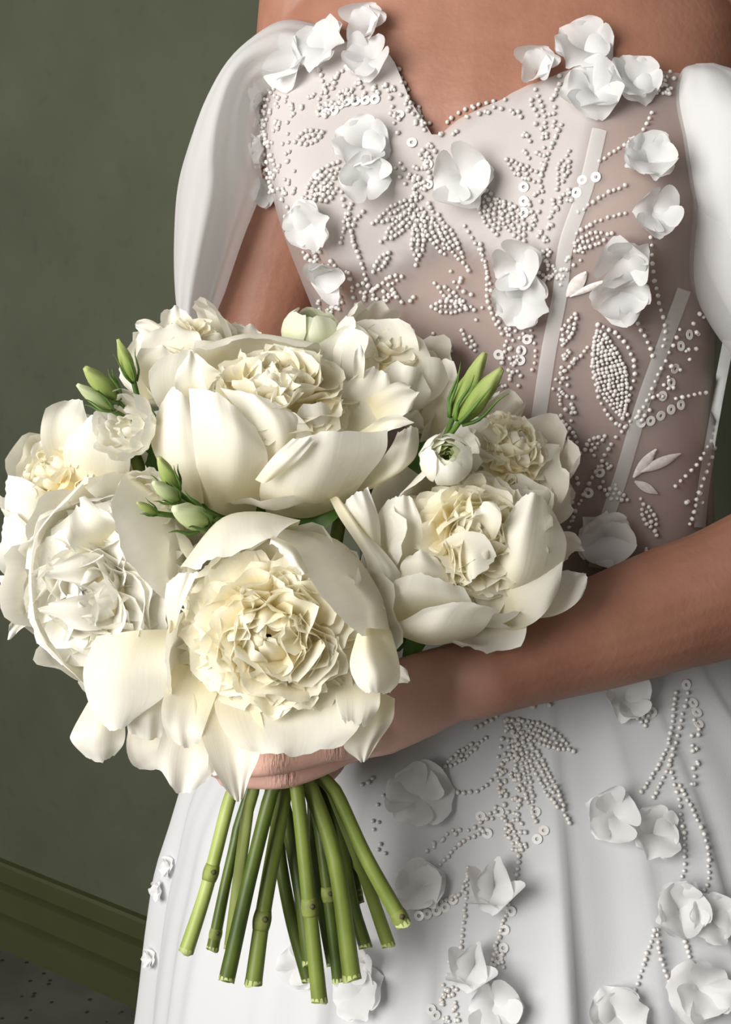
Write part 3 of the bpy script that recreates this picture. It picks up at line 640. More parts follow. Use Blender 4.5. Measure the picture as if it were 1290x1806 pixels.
STEMS = [  # (pixels with depth below the hand), width px, material, node at fraction
 ([(432, 1330, .812), (405, 1410, .812), (366, 1562, .806), (328, 1680, .800)], 11, 'stem_light', .63),
 ([(440, 1330, .845), (418, 1470, .838), (398, 1560, .832), (375, 1675, .828)], 9, 'stem_dark', .92),
 ([(452, 1330, .822), (436, 1440, .822), (420, 1560, .824), (407, 1672, .826)], 10, 'stem_light', None),
 ([(500, 1330, .806), (478, 1400, .806), (438, 1560, .806), (400, 1728, .806)], 12, 'stem_dark', None),
 ([(510, 1330, .818), (498, 1420, .818), (466, 1600, .816), (447, 1736, .812)], 13, 'stem_mid', .72),
 ([(478, 1330, .852), (490, 1480, .846), (512, 1610, .842), (546, 1730, .838)], 11, 'stem_dark', None),
 ([(512, 1330, .812), (525, 1400, .810), (542, 1560, .806), (564, 1766, .802)], 12, 'stem_mid', .74),
 ([(470, 1330, .838), (500, 1420, .836), (528, 1560, .832), (548, 1700, .828)], 12, 'stem_dark', None),
 ([(530, 1330, .822), (552, 1400, .820), (592, 1520, .816), (621, 1726, .812)], 14, 'stem_mid', None),
 ([(545, 1330, .846), (562, 1450, .842), (582, 1600, .838), (598, 1730, .836)], 10, 'stem_dark', .62),
 ([(556, 1330, .830), (594, 1400, .828), (645, 1510, .824), (713, 1632, .818)], 12, 'stem_mid', .96),
 ([(560, 1330, .850), (588, 1400, .846), (638, 1530, .842), (686, 1668, .838)], 10, 'stem_mid', None),
 ([(566, 1330, .858), (600, 1470, .854), (622, 1590, .852), (645, 1670, .850)], 10, 'stem_dark', None),
 ([(535, 1330, .856), (552, 1500, .850), (570, 1620, .846), (586, 1702, .844)], 8, 'stem_dark', None),
 ([(548, 1330, .862), (590, 1430, .858), (620, 1510, .856), (668, 1570, .852)], 8, 'stem_mid', None),
 ([(572, 1330, .866), (606, 1450, .862), (624, 1530, .860), (636, 1592, .858)], 6, 'stem_dark', .9)]
def add_stem(root, head, axis, idx):
    pts, w, mt, node = STEMS[idx]; rnd = random.Random(idx+50)
    low = [P(*p) for p in pts]; r = R(w*1.13, pts[0][2])
    a = head-Vector(axis).normalized()*.035
    path = [head, a, a.lerp(low[0], .55)+Vector((0, 0, .01)), low[0]]+low[1:]
    v, f = tube(path, [r*.9, r*.85, r*.85, r*.9]+[r*.95]*(len(low)-2)+[r*1.08], 10, seg=30)
    st = part('stem', v, f[:-1], M[mt], root)
    e, t = low[-1], (low[-1]-low[-2]).normalized(); x, y, z = frame(t)
    ev_ = [e+(x*math.cos(i*PI/6)+y*math.sin(i*PI/6))*r*1.1+t*r*.3*math.sin(i*PI/3+idx) for i in range(12)]
    ev_ += [e-t*r*.6+(x*math.cos(i*PI/6)+y*math.sin(i*PI/6))*r*1.06 for i in range(12)]
    part('cut_end', ev_, [tuple(range(12))]+[(i, (i+1) % 12, 12+(i+1) % 12, 12+i) for i in range(12)], M['cut'], st)
    if node:
        c = cat([list(p) for p in low], 50); i = int(node*49); n0, n1 = Vector(c[max(i-1, 0)]), Vector(c[min(i+1, 49)]); tt = (n1-n0).normalized()
        m0 = Vector(c[i]); v, f = tube([m0-tt*r*1.1, m0-tt*r*.2, m0+tt*r*.5, m0+tt*r*1.2], [r*.98, r*1.14, r*1.12, r*1.0], 10, seg=8); part('node', v, f, M['node'], st)
        s = m0+(CAM-m0).normalized()*r*1.0+Vector((r*.35, 0, 0))
        v, f = tube([s-tt*r*.35, s, s+tt*r*.4], [r*.12, r*.42, r*.10], 8, seg=7); part('leaf_scar', v, f, M['scar'], st)

PEONY = 'white peonies in the bouquet'
def peony(label, C, axis, Rp, Rd, n_in, seed, stem, th_max=1.25, guards=9, g_th1=.85, g_from=0, inner_off=0.0, lean=.25, heart=None, wid=.36, jag_=.11, ruf=.06, fringe=0, gs=1.0, lo_open=False, back=6):
    rnd = random.Random(seed); root = thing('peony', C, label, 'flower', PEONY); fr = frame(axis); Z = fr[2]
    D = C+Z*inner_off
    core = [D+(fr[0]*math.cos(a)*math.sin(b)+fr[1]*math.sin(a)*math.sin(b)+Z*math.cos(b)*.85)*Rd*.70 for b in np.linspace(.05, 2.2, 9) for a in np.linspace(0, 2*PI, 17)[:-1]]
    part('flower_core', core, grid_faces(16, 9, True)+[tuple(range(16))], M['core'], root)
    for k in range(n_in):
        th = th_max*math.sqrt(.05+.95*(k+.5)/n_in); inner_petal(root, D, fr, k*2.39996+rnd.uniform(-.2, .2), th, Rd, rnd, heart or M['heart'], lean=lean*(th/th_max)**1.5-.28*(1-th/th_max)**1.5, wid=wid*(1.3-.55*th/th_max), jag=jag_, ruffle=ruf)
    for k in range(7):
        cup_petal(root, D+Z*Rd*.40, fr, k*2.4+rnd.uniform(-.2, .2), rnd.uniform(.6, .9), 1.9, (-.25 if k < 2 else .05+.085*k+rnd.uniform(-.05, .08)), Rd*.2, Rd*(.36+.022*k), rnd, heart or M['heart'], 'inner_petal', ruffle=Rd*.05, jag=.10, nu=11, nv_=10)
    for k in range(fringe):
        if (fr[0]*math.cos(k*2.39996)+fr[1]*math.sin(k*2.39996)).z > .15: continue
        inner_petal(root, D, fr, k*2.39996, rnd.uniform(1.0, 1.35), Rd*1.08, rnd, heart or M['heart'], lean=rnd.uniform(.25, .5), wid=.17, jag=.28, ruffle=.05, nu=9, nv_=8)
    for k in range(guards):
        ga = 2*PI*(k+.5*(k % 2))/guards+rnd.uniform(-.2, .2); low = lo_open and (fr[0]*math.cos(ga)+fr[1]*math.sin(ga)).z < .15
        cup_petal(root, C, fr, ga, .62, 2.7, (1.6 if low else g_th1)+rnd.uniform(-.12, .15), Rp*.25, Rp*rnd.uniform(.80, .9)*gs, rnd, M['petal'], flare=Rp*rnd.uniform(-.05, .08))
    for k in range(back):
        cup_petal(root, C, fr, 2*PI*(k+.3)/back+rnd.uniform(-.3, .3), .62, 2.8, 1.55+rnd.uniform(-.1, .15), Rp*.25, Rp*rnd.uniform(.88, .98), rnd, M['petal'], flare=Rp*rnd.uniform(0, .12))
    # green sepals behind
    for k in range(4): cup_petal(root, C, fr, 2*PI*k/4, .5, 3.05, 2.5, Rp*.3, Rp*.62, rnd, M['sepal'], 'sepal', nu=6, nv_=6, ruffle=0, jag=0)
    if stem is not None: add_stem(root, C-Z*Rp*.28, Z, stem)
    return root
def axis_px(dx, dy, toward):
    """direction as seen: right, down, towards viewer"""
    f = (P(W/2, H/2, 1)-CAM).normalized()
    return (Vector((1, 0, 0))*dx-Vector((0, SP, CP))*dy-f*toward).normalized()
petal_hosts = []
MP = M['petal']; MW = M['white_petal']
def patches(root, d0, rows, seed):
    for i, r in enumerate(rows):
        kw = dict(r[1]) if len(r) > 1 else {}
        patch(root, d0, r[0], kw.pop('mat', MP), seed*100+i, **kw)
def petals(root, d0, rows, seed):
    for i, r in enumerate(rows):
        pts, kw = r[0], (r[1] if len(r) > 1 else {}); kw = dict(kw); mt = kw.pop('mat', MP)
        pix_petal(root, d0, pts, mt, seed*100+i, **kw)

# -- front peony
d = .775
p = peony('large open cream peony at the front centre, lowest bloom, just above the holding fingers', P(492, 1105, d), axis_px(-.1, .08, 1), .066, .053, 110, 1, 6, guards=7, g_th1=1.05, inner_off=.003, lean=.5, th_max=1.3, fringe=55, lo_open=True)
patches(p, d-.006, [
 ([[(325, 1005, -1), (395, 935, -2), (455, 925, -2.5), (520, 940, -2)], [(318, 1000, .8), (385, 918, .5), (455, 902, 0), (530, 918, 0)], [(330, 1000, 2.6), (392, 950, 2.8), (455, 930, 2.6), (525, 922, 1.5)], [(345, 1005, 3.4), (386, 985, 4.0), (468, 952, 4.0), (523, 924, 2.4)]], {'jag': 7}),
 ([[(505, 950, -2), (600, 985, -3), (650, 1050, -3), (660, 1115, -2)], [(500, 932, 0), (600, 955, -.5), (668, 1040, -.5), (690, 1118, 0)], [(492, 940, 2.2), (575, 990, 2.8), (638, 1060, 2.8), (668, 1120, 2.4)], [(480, 950, 3.8), (535, 1005, 4.8), (585, 1075, 5.0), (640, 1122, 4.4)]],),
 ([[(480, 944, 3.7), (520, 965, 4.5), (545, 1010, 4.9)], [(478, 950, 4.3), (512, 972, 5.2), (538, 1012, 5.4)], [(476, 958, 4.4), (503, 982, 5.3), (530, 1016, 5.3)]], {'mat': MW, 'jag': 4}),
 ([[(630, 1118, 3.0), (650, 1108, 3.4), (690, 1112, 1.0)], [(617, 1170, 3.6), (652, 1152, 4.1), (704, 1165, 1.8)], [(628, 1205, 4.0), (666, 1190, 4.5), (705, 1200, 2.2)], [(645, 1222, 4.2), (668, 1222, 4.3), (688, 1222, 2.8)]],),
 ([[(395, 1175, -.6), (490, 1190, -.8), (600, 1175, -.6)], [(378, 1238, 1.2), (490, 1250, .9), (635, 1228, 1.2)], [(395, 1290, 2.6), (500, 1302, 2.4), (635, 1278, 2.2)], [(425, 1322, 3.2), (500, 1333, 3.2), (606, 1314, 2.4)]], {'jag': 7}),
 ([[(595, 1190, .2), (640, 1190, .6), (670, 1205, .8)], [(592, 1235, 2.2), (635, 1238, 1.9), (670, 1243, 1.8)], [(602, 1268, 3.3), (630, 1280, 3.0), (656, 1272, 2.2)]], {'jag': 8}),
 ([[(640, 1230, -1), (668, 1220, 0), (697, 1232, 0)], [(630, 1280, .4), (662, 1275, 1.1), (693, 1270, .6)], [(606, 1315, .8), (645, 1315, 1.2), (668, 1308, .8)], [(632, 1340, .8), (640, 1345, .9), (649, 1338, .8)]],),
 ([[(340, 1185, -.2), (390, 1190, -.4), (440, 1205, -.2)], [(345, 1262, 2.0), (405, 1268, 1.5), (466, 1282, 2.1)], [(371, 1340, 2.9), (412, 1340, 2.4), (458, 1332, 3.0)], [(393, 1385, 2.6), (417, 1385, 2.3), (440, 1374, 2.6)], [(412, 1409, 2.2), (420, 1414, 2.1), (429, 1408, 2.2)]], {'jag': 1}),
 ([[(308, 1170, .3), (350, 1178, 0), (392, 1200, .2)], [(287, 1235, 1.9), (325, 1240, 1.4), (370, 1258, 1.9)], [(286, 1272, 2.4), (318, 1285, 2.3), (358, 1292, 2.6)], [(296, 1300, 1.9), (322, 1316, 2.0), (350, 1313, 2.2)]], {'jag': 4}),
 ([[(299, 1118, 1.6), (303, 1115, 1.8), (309, 1108, 2.0)], [(291, 1060, 1.4), (305, 1062, 2.3), (321, 1070, 2.7)], [(294, 1027, 1.6), (318, 1012, 2.7), (350, 1008, 3.1)]], {'jag': 3}),
 ([[(350, 1200, -2), (345, 1130, -2), (350, 1060, -2)], [(314, 1225, .4), (306, 1150, .2), (314, 1085, .4)], [(297, 1222, 2.0), (291, 1160, 2.3), (298, 1095, 2.2)]],),
], 1)
petals(p, d, [
 ([(360, 1250, -1, 40), (335, 1310, .4, 50), (325, 1360, .6, 48), (318, 1398, .2, 26)], {'cup': .2, 'jag': .06, 'mat': MW}),
 ([(385, 1300, .5, 14), (382, 1345, 1.4, 14), (376, 1368, 1.4, 7)], {'cup': .4, 'jag': .02, 'mat': MW, 'nu': 8, 'nv_': 8}),
 ([(680, 1180, 0, 16), (705, 1190, .6, 16), (722, 1203, .6, 6)], {'cup': .4, 'nu': 8, 'nv_': 8}),
], 1)
petal_hosts.append((p, [([(440, 960, .845), (390, 915, .835), (340, 880, .83)], .014), ([(520, 960, .84), (560, 905, .83), (630, 868, .832)], .010), ([(480, 960, .85), (470, 910, .845), (500, 880, .845)], .016), ([(640, 1000, .85), (690, 1100, .845), (700, 1150, .84)], .016)]))
# -- left peony
d = .80
p = peony('loose white peony on the far left of the bouquet, petals drooping over the green wall', P(195, 1035, d), axis_px(-.25, 0, 1), .064, .051, 85, 2, 0, guards=7, g_th1=1.05, inner_off=-.003, lean=.5, heart=M['white_petal'], wid=.48, jag_=.10, th_max=1.35)
patches(p, d-.006, [
 ([[(240, 840, -1.5), (320, 930, -2.5), (330, 1060, -2)], [(225, 832, 1), (315, 920, .5), (330, 1050, .5)], [(208, 858, 3), (265, 950, 3.4), (310, 1055, 2.4)], [(195, 888, 4.2), (218, 975, 4.8), (290, 1060, 3.4)]], {'jag': 4}),
 ([[(195, 900, -2), (150, 1000, -3), (160, 1100, -2), (200, 1160, -1.5)], [(150, 860, -.5), (80, 970, -1), (95, 1110, -.5), (165, 1185, 0)], [(150, 842, 1.0), (61, 955, 1.3), (65, 1110, 1.3), (148, 1206, 1.0)], [(157, 842, 1.6), (63, 955, 2.1), (67, 1110, 2.1), (152, 1207, 1.6)]],),
 ([[(170, 1122, 3.0), (240, 1112, 3.4), (300, 1110, 2)], [(147, 1180, 2.6), (205, 1180, 3.9), (298, 1170, 3.6)], [(155, 1235, 2.4), (207, 1240, 3.5), (294, 1222, 3.4)], [(176, 1274, 2.4), (205, 1290, 2.9), (245, 1262, 2.8)]], {'mat': MW}),
 ([[(225, 1200, 1.5), (260, 1200, 2), (300, 1200, 1.5)], [(222, 1255, 2), (258, 1255, 2.6), (300, 1250, 2)], [(226, 1292, 1.4), (258, 1304, 1.6), (292, 1298, 1.4)]], {'mat': MW}),
 ([[(160, 1230, -1), (185, 1235, 0), (215, 1245, -.5)], [(128, 1288, -.5), (172, 1288, .7), (221, 1285, 0)], [(126, 1308, -.5), (170, 1320, .4), (218, 1312, 0)], [(152, 1336, -.6), (178, 1344, -.3), (202, 1333, -.4)]], {'mat': MW}),
], 2)
petals(p, d, [
 ([(270, 1250, 0, 30), (262, 1310, .6, 38), (272, 1340, .4, 32), (286, 1358, .2, 12)], {'cup': .25, 'jag': .08, 'mat': MW}),
 ([(110, 1060, -2, 30), (60, 1050, -1.4, 38), (22, 1030, -1.4, 30), (0, 1018, -1.6, 12)], {'cup': .3, 'jag': .1, 'mat': MW}),
 ([(90, 1080, -2, 14), (55, 1085, -1.6, 14), (28, 1105, -1.4, 10), (14, 1130, -1.4, 6)], {'cup': .4, 'jag': .03, 'mat': MW, 'nu': 8, 'nv_': 10}),
 ([(190, 1020, 2, 30), (150, 1005, 3.6, 32), (85, 1010, 4.2, 16)], {'cup': .3, 'jag': .15, 'mat': MW}),
 ([(210, 1070, 2, 30), (150, 1080, 3.6, 32), (75, 1075, 4.0, 16)], {'cup': .3, 'jag': .15, 'mat': MW}),
 ([(190, 970, 2, 40), (160, 930, 3.8, 44), (140, 885, 3.8, 26)], {'cup': .3, 'jag': .18}),
], 2)
# -- left back peony
d = .855
p = peony('white peony half hidden at the left rear, one broad petal spread above the left peony', P(135, 855, d), axis_px(-.5, -.45, .75), .052, .036, 45, 3, 1, guards=8, g_th1=.9)
patches(p, d, [
 ([[(125, 880, .5), (95, 930, 1), (70, 1000, 1)], [(85, 868, 2.2), (60, 920, 2.8), (40, 990, 2)], [(45, 845, 2.2), (25, 900, 2.4), (15, 965, 1.6)], [(14, 838, 1.4), (8, 890, 1.4), (3, 955, 1)]], {'mat': MW}),
], 3)
petals(p, d, [
 ([(90, 1010, 0, 40), (50, 980, 1.4, 50), (18, 950, 1.4, 42), (5, 940, 1.0, 25)], {'cup': .25, 'mat': MW}),
 ([(150, 830, 1, 40), (120, 775, 2.0, 45), (120, 735, 2.0, 40), (135, 705, 1.4, 26)], {'cup': .2}),
 ([(150, 850, 1, 40), (95, 800, 1.2, 34), (78, 770, 1.0, 24)], {'cup': .3}),
 ([(170, 870, 2, 50), (170, 800, 3.4, 60), (180, 735, 3.2, 45)], {'cup': -.15}),
 ([(130, 860, 0, 24), (80, 830, .6, 18), (62, 800, .4, 10)], {'cup': .3}),
], 3)
# -- top peony
d = .835
p = peony('largest cream peony at the top of the bouquet, deep bowl seen from its side', P(492, 745, d), axis_px(.0, -.78, .62), .066, .049, 50, 4, 4, th_max=1.1, guards=6, gs=.76, g_th1=.85, inner_off=-.001, lean=.25, wid=.5, jag_=.12)
patches(p, d, [
 ([[(330, 880, -1), (345, 888, .5), (360, 888, 1)], [(285, 825, 1), (320, 832, 2.8), (352, 835, 3)], [(265, 770, 1.6), (305, 770, 3.6), (346, 770, 3.6)], [(285, 710, 2), (305, 684, 3.2), (330, 700, 3.4)]],),
 ([[(360, 892, 0), (400, 910, .8), (450, 906, 0)], [(348, 832, 3), (405, 842, 4.6), (467, 842, 3.4)], [(338, 750, 4.4), (405, 760, 6.0), (472, 800, 4.6)], [(333, 684, 4.4), (392, 698, 5.4), (452, 755, 4.8)]],),
 ([[(470, 850, 1.6), (490, 850, 2), (510, 840, 2)], [(462, 800, 3.8), (500, 790, 4.4), (529, 770, 3.6)], [(435, 745, 4.2), (490, 738, 5), (527, 738, 4.2)], [(390, 686, 3.8), (450, 695, 4.6), (512, 722, 4.2)]],),
 ([[(470, 903, .5), (540, 914, 1), (610, 890, .5)], [(458, 870, 3), (540, 875, 4.4), (645, 845, 3)], [(472, 820, 4.6), (560, 820, 5.6), (680, 798, 3.6)], [(515, 778, 4.8), (575, 762, 5.2), (684, 760, 3.6)]], {'jag': 3}),
 ([[(450, 846, 5.0), (465, 852, 5.2), (480, 846, 5.2)], [(482, 805, 6.0), (505, 808, 6.4), (522, 815, 6.2)], [(518, 772, 5.6), (540, 772, 5.9), (556, 776, 5.9)]], {'jag': 4, 'mat': MW}),
 ([[(625, 866, .5), (650, 864, 1), (680, 852, .6)], [(655, 832, 1.6), (700, 832, 2.6), (727, 815, 1.4)], [(688, 790, 1.6), (715, 790, 2.4), (739, 785, 1.2)], [(702, 762, 1.2), (722, 753, 1.6), (738, 756, 1.0)]],),
 ([[(540, 770, 1.4), (610, 775, 1.6), (680, 775, 1.4)], [(560, 730, 1.0), (620, 722, .8), (690, 730, .8)], [(600, 685, .8), (645, 670, .4), (690, 690, .4)], [(630, 660, .4), (660, 648, .2), (686, 660, .2)]], {'jag': 4}),
 ([[(350, 700, -1), (450, 690, -2.5), (560, 690, -2.5)], [(330, 640, -.6), (440, 610, -2.6), (570, 630, -2.4)], [(345, 615, .4), (440, 588, -1.2), (560, 605, -1.2)], [(365, 618, 1.2), (440, 597, -.2), (540, 612, -.4)]], {'jag': 3}),
], 4)
petals(p, d, [
 ([(640, 770, 2, 10), (690, 745, 3, 13), (728, 745, 3, 7)], {'cup': .4, 'nu': 8, 'nv_': 8}),
 ([(660, 730, 1, 30), (710, 700, 1.2, 28), (735, 690, 1.0, 10)], {'cup': .3, 'jag': .2}),
 ([(630, 690, 0, 8), (634, 640, .8, 10), (635, 606, .6, 5)], {'cup': .5, 'nu': 6, 'nv_': 8, 'mat': MW}),
 ([(360, 740, -1, 50), (330, 670, -.4, 66), (330, 620, 0, 50)], {'cup': .2}),
 ([(350, 730, 1.5, 24), (335, 670, 2.4, 26), (338, 622, 2.2, 10)], {'cup': .3}),
 ([(560, 700, -3, 60), (590, 640, -2.6, 80), (560, 610, -2.0, 50)], {'cup': .15}),
 ([(470, 720, 2.0, 26), (465, 680, 3.0, 28), (470, 655, 2.8, 14)], {'cup': .3, 'jag': .15}),
], 4)
petal_hosts.append((p, [([(360, 860, .87), (300, 830, .87), (240, 790, .868)], .016), ([(300, 800, .875), (240, 740, .87), (225, 700, .868)], .012), ([(640, 880, .875), (720, 840, .87), (760, 780, .868)], .018), ([(330, 960, .86), (320, 900, .855), (330, 850, .855)], .018)]))
# -- right peony
d = .825
p = peony('open cream peony on the right side of the bouquet, resting against the forearm', P(825, 960, d), axis_px(.18, -.28, 1), .062, .044, 65, 5, 10, th_max=1.2, guards=7, g_th1=1.0, inner_off=-.002, lean=.4, wid=.44, fringe=25)
patches(p, d, [
 ([[(690, 1045, 0), (715, 1040, .8), (748, 1010, .6)], [(666, 972, 1.2), (710, 972, 2.4), (749, 965, 2.2)], [(665, 915, 1.6), (705, 910, 2.6), (744, 920, 2.4)], [(682, 884, 1.4), (708, 873, 2.0), (728, 879, 2.0)]],),
 ([[(582, 880, 2), (595, 876, 2.4), (608, 890, 2.4)], [(600, 915, 2.6), (620, 915, 3.2), (640, 935, 2.8)], [(640, 975, 3), (655, 972, 3.6), (674, 968, 3.0)], [(650, 1010, 3.2), (675, 1002, 3.8), (702, 1003, 3.2)], [(660, 1043, 3), (680, 1036, 3.3), (708, 1020, 2.8)]],),
 ([[(643, 955, 2), (658, 962, 2.6), (672, 964, 2.2)], [(620, 915, 2.6), (645, 910, 3.4), (669, 915, 2.6)], [(606, 888, 2.4), (630, 868, 2.8), (650, 861, 2.4)]], {'mat': MW}),
 ([[(700, 1050, 2.4), (740, 1045, 3), (792, 1045, 2.4)], [(706, 1000, 3), (745, 995, 3.8), (790, 1015, 3)], [(716, 983, 2.8), (742, 972, 3.2), (770, 982, 2.8)]], {'mat': MW}),
 ([[(690, 1110, 2), (740, 1095, 2.6), (832, 1090, 2)], [(673, 1060, 3.4), (745, 1050, 4.6), (835, 1068, 3.4)], [(700, 1020, 3.6), (750, 1013, 4.4), (820, 1038, 3.4)]],),
 ([[(690, 1116, 1), (760, 1138, 1.6), (832, 1126, 1)], [(688, 1106, 3.6), (765, 1118, 5.2), (855, 1108, 3.6)], [(720, 1090, 4.6), (790, 1078, 5.6), (872, 1082, 4.0)], [(750, 1072, 4.6), (815, 1062, 5.2), (886, 1076, 3.6)]], {'mat': MW}),
 ([[(850, 1085, 0), (885, 1085, .5), (925, 1064, 0)], [(858, 1010, 1.6), (915, 1010, 3.0), (980, 1022, 1.4)], [(880, 940, 2.2), (930, 935, 3.2), (1000, 960, 1.2)], [(912, 885, 1.6), (945, 868, 2.2), (980, 908, 1.0)]], {'jag': 4}),
], 5)
petals(p, d, [
 ([(840, 1050, -.5, 60), (850, 1110, .8, 78), (845, 1150, .4, 50)], {'cup': .15, 'jag': .1}),
 ([(850, 1080, .5, 50), (905, 1050, 2.2, 62), (950, 1010, 2.2, 52), (985, 970, 1.2, 30)], {'cup': -.2}),
 ([(930, 1060, -1, 30), (970, 1050, -.2, 36), (1010, 1030, -.2, 28), (1034, 1012, -.4, 12)], {'cup': .3, 'mat': MW}),
 ([(960, 980, -1.5, 26), (1000, 960, -1, 24), (1028, 970, -1, 8)], {'cup': .3, 'jag': .1}),
 ([(840, 950, 2, 30), (855, 910, 3.4, 30), (845, 895, 3.2, 14)], {'cup': .4}),
 ([(790, 1000, 2, 40), (830, 980, 3.6, 44), (870, 990, 3.4, 26)], {'cup': .3, 'jag': .1}),
], 5)
# green leaf below it
def leaf_mesh(root, pts, hw, mat, name='leaf'):
    k = 10; c = cat([list(P(*q)) for q in pts], k); vs = []
    for i in range(k):
        t = Vector(c[min(i+1, k-1)])-Vector(c[max(i-1, 0)]); l = t.cross(CAM-Vector(c[i])).normalized(); n = l.cross(t).normalized(); w = hw*math.sin(PI*(i/(k-1)*.92+.04))
        for s in (-1, -.5, 0, .5, 1): vs.append(Vector(c[i])+l*s*w+n*abs(s)*w*.35)
    return part(name, vs, grid_faces(5, k), mat, root)
leaf_mesh(p, [(770, 1090, .845), (735, 1130, .84), (712, 1185, .838)], .006, M['leaf'])
# -- right rear peony
d = .875
p = peony('shaded peony at the right rear of the bouquet below the green buds', P(885, 815, d), axis_px(.45, -.55, .7), .052, .034, 45, 6, 12, guards=8, g_th1=.9)
petals(p, d, [
 ([(850, 890, 0, 60), (850, 820, 2.2, 85), (860, 770, 2.2, 75), (870, 745, 1.4, 50)], {'cup': -.1, 'jag': .05}),
 ([(900, 900, 0, 50), (940, 850, 1.4, 62), (965, 810, 1.0, 46), (985, 790, .4, 22)], {'cup': .1, 'jag': .12}),
 ([(930, 900, -.5, 40), (975, 880, .4, 44), (1000, 860, .2, 26)], {'cup': .2, 'jag': .12}),
 ([(860, 780, -1, 26), (868, 745, -.5, 20), (862, 732, -.4, 8)], {'cup': .4}),
 ([(850, 770, -1, 26), (885, 760, -.8, 22), (898, 758, -.8, 6)], {'cup': .4}),
], 6)
# -- upper right rear peony
p = peony('pale peony behind the top one on its right, beneath the bodice', P(680, 655, .885), axis_px(.35, -.75, .55), .050, .034, 40, 7, 8, guards=8, g_th1=.9)
petals(p, .885, [
 ([(670, 690, 0, 60), (660, 630, 2, 80), (655, 585, 1.8, 70), (650, 562, 1.0, 40)], {'cup': .0, 'jag': .04}),
 ([(700, 710, .5, 50), (705, 650, 2.2, 60), (705, 605, 2.0, 45), (700, 590, 1.4, 24)], {'cup': -.1}),
 ([(740, 740, .5, 30), (770, 690, 1.6, 36), (778, 650, 1.4, 26), (775, 635, 1.0, 12)], {'cup': .1, 'jag': .08}),
 ([(760, 770, .5, 30), (780, 720, 1.6, 30), (795, 680, 1.0, 20)], {'cup': .2}),
], 7)
# -- upper left rear peony
p = peony('pale peony behind the top one on its left, below the draped sleeve', P(328, 645, .885), axis_px(-.4, -.70, .55), .045, .032, 40, 8, 2, guards=8, g_th1=.9)
petals(p, .885, [
 ([(320, 680, 1, 50), (305, 620, 2.6, 55), (300, 590, 2.2, 46), (300, 572, 1.4, 26)], {'cup': .1, 'mat': MW}),
 ([(270, 690, 1, 30), (258, 630, 2, 34), (246, 590, 1.6, 18)], {'cup': .2}),
 ([(330, 600, -.5, 30), (310, 565, 0, 26), (308, 540, -.2, 14)], {'cup': .3, 'mat': MW}),
 ([(360, 640, .5, 50), (375, 610, 1.6, 46), (385, 590, 1.2, 26)], {'cup': .0}),
 ([(300, 610, 0, 14), (262, 580, .4, 16), (238, 574, .2, 7)], {'cup': .3, 'mat': MW}),
 ([(420, 625, -1, 34), (436, 592, -.6, 28), (442, 572, -.8, 14)], {'cup': .2}),
 ([(290, 700, 2, 40), (280, 640, 3, 40), (285, 610, 2.6, 20)], {'cup': .2}),
], 8)

for q in petal_hosts:
    for pts, hw in q[1]: leaf_mesh(q[0], pts, hw, M['leaf'])
# -- ranunculus
RG = 'ranunculus in the bouquet'
def ranunculus(label, C, axis, r, seed, stem, layers=7, eye=True, open_=.28):
    rnd = random.Random(seed); root = thing('ranunculus', C, label, 'flower', RG); fr = frame(axis)
    for L in range(layers):
        f = L/(layers-1); rr = r*(.34+.66*f); n = 4 if L < 2 else 5
        for k in range(n):
            mt = M['eye'] if (f < .35 and eye) else (M['green_petal'] if f < .75 or not eye else M['white_petal'])
            cup_petal(root, C-fr[2]*r*.15, fr, 2*PI*k/n+L*.7+rnd.uniform(-.15, .15), .75, 2.6, open_+.22*f+rnd.uniform(-.05, .1), rr*.5, rr, rnd, mt, flare=0, ruffle=r*.025, jag=.03, nu=9, nv_=9)
    add_stem(root, C-fr[2]*r*.4, fr[2], stem); return root
ranunculus('round white ranunculus with a green eye tucked between the top and right peonies', P(787, 812, .805), axis_px(-.02, -.45, .8), .0175, 11, 11)
ranunculus('greenish ranunculus at the very top rear of the bouquet, under the bodice edge', P(548, 590, .875), axis_px(.05, -.9, .35), .021, 12, 9, eye=False)
# -- open lisianthus blooms
LG = 'open lisianthus blooms on the left'
def bloom(label, C, axis, r, seed, stem):
    rnd = random.Random(seed); root = thing('lisianthus', C, label, 'flower', LG); fr = frame(axis)
    for L, n in ((.35, 4), (.6, 5), (.85, 6), (1.0, 6)):
        for k in range(n):
            cup_petal(root, C, fr, 2*PI*k/n+L*3+rnd.uniform(-.25, .25), .7, 2.6, .25+.75*L+rnd.uniform(-.1, .1), r*L*.4, r*L*.95, rnd, M['white_petal'], flare=r*.12*L, ruffle=r*.06, jag=.06, nu=10, nv_=9)
    add_stem(root, C-fr[2]*r*.4, fr[2], stem); return root
bloom('small ruffled white lisianthus left of the top peony, below the pair of green buds', P(228, 752, .815), axis_px(-.45, -.1, .8), .021, 21, 3)
bloom('small ruffled white lisianthus behind the lower left bud cluster, above the left peony', P(262, 885, .785), axis_px(-.1, -.1, 1), .0185, 22, 5)
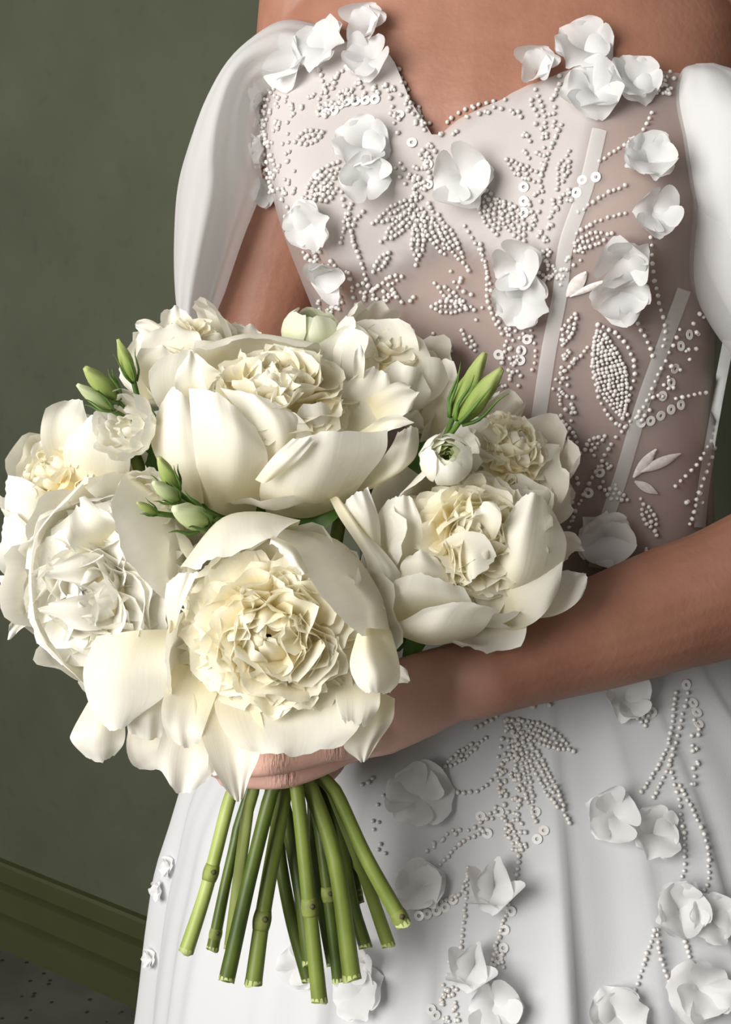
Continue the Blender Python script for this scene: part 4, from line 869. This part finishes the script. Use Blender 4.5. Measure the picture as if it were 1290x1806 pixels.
# -- bud sprigs
BG = 'lisianthus bud sprigs in the bouquet'
def bud(root, base, tip, r, mat, seed):
    rnd = random.Random(seed); ax = tip-base; L = ax.length; x, y, z = frame(ax); vs, uv = [], []; n, k = 20, 16
    for j in range(k):
        t = j/(k-1); rr = r*(math.sin(PI*min(1, t*.80+.10))**.85)*(1-.48*t)
        for i in range(n):
            a = 2*PI*i/n; tw = a*1+2.6*t; w = 1+.13*math.sin(4*tw)*(.4+.6*t)
            vs.append(base+z*L*t+(x*math.cos(a)+y*math.sin(a))*rr*w); uv.append((i/n, t))
    f = grid_faces(n, k, True)+[tuple(range((k-1)*n, k*n))]
    b = part('bud', vs, f, mat, root, uv)
    for s in range(5):
        a = 2*PI*s/5+rnd.uniform(-.2, .2); e = x*math.cos(a)+y*math.sin(a); ln = rnd.uniform(.5, .8)
        v, f = tube([base-z*L*.03+e*r*.3, base+z*L*.2+e*r*1.0, base+z*L*ln*.75+e*r*1.18, base+z*L*ln+e*r*1.5], [r*.16, r*.14, r*.08, r*.02], 5, seg=10)
        part('sepal', v, f, M['sepal'], b)
def sprig(label, buds, join, stem, seed):
    J = P(*join); root = thing('lisianthus_sprig', J, label, 'flower bud', BG); q = []
    for i, (bx, by, bd, tx, ty, td, r, mt) in enumerate(buds):
        b, t = P(bx, by, bd), P(tx, ty, td); bud(root, b, t, R(r*.95, bd), M[mt], seed+i)
        v, f = tube([b+(t-b)*.04, b.lerp(J, .5)+(b-t)*.1, J], [R(5, bd), R(5, bd), R(6, bd)], 8, seg=10); part('bud_stalk', v, f, M['sepal'], root)
    add_stem(root, J, Vector((0, -.3, 1)), stem); return root
sprig('two green lisianthus buds side by side at the far upper left, against the wall', [(205, 705, .815, 150, 648, .80, 24, 'bud'), (195, 722, .81, 136, 678, .80, 17, 'bud_pale')], (240, 745, .83), 7, 1)
sprig('single slim green bud standing upright near the upper left peony', [(236, 672, .845, 208, 598, .84, 16, 'bud')], (250, 740, .86), 13, 2)
sprig('cluster of pale green buds lying in the gap between top, left and front peonies', [(312, 868, .775, 280, 806, .765, 19, 'bud'), (312, 882, .77, 270, 850, .758, 19, 'bud_pale'), (362, 922, .772, 306, 896, .755, 30, 'bud_pale'), (276, 906, .765, 242, 886, .757, 11, 'bud')], (385, 915, .80), 14, 3)
sprig('pair of yellow-green buds on the right, in front of the beaded bodice', [(800, 735, .83, 856, 622, .825, 24, 'bud'), (812, 742, .82, 886, 650, .81, 26, 'bud')], (780, 790, .85), 15, 4)
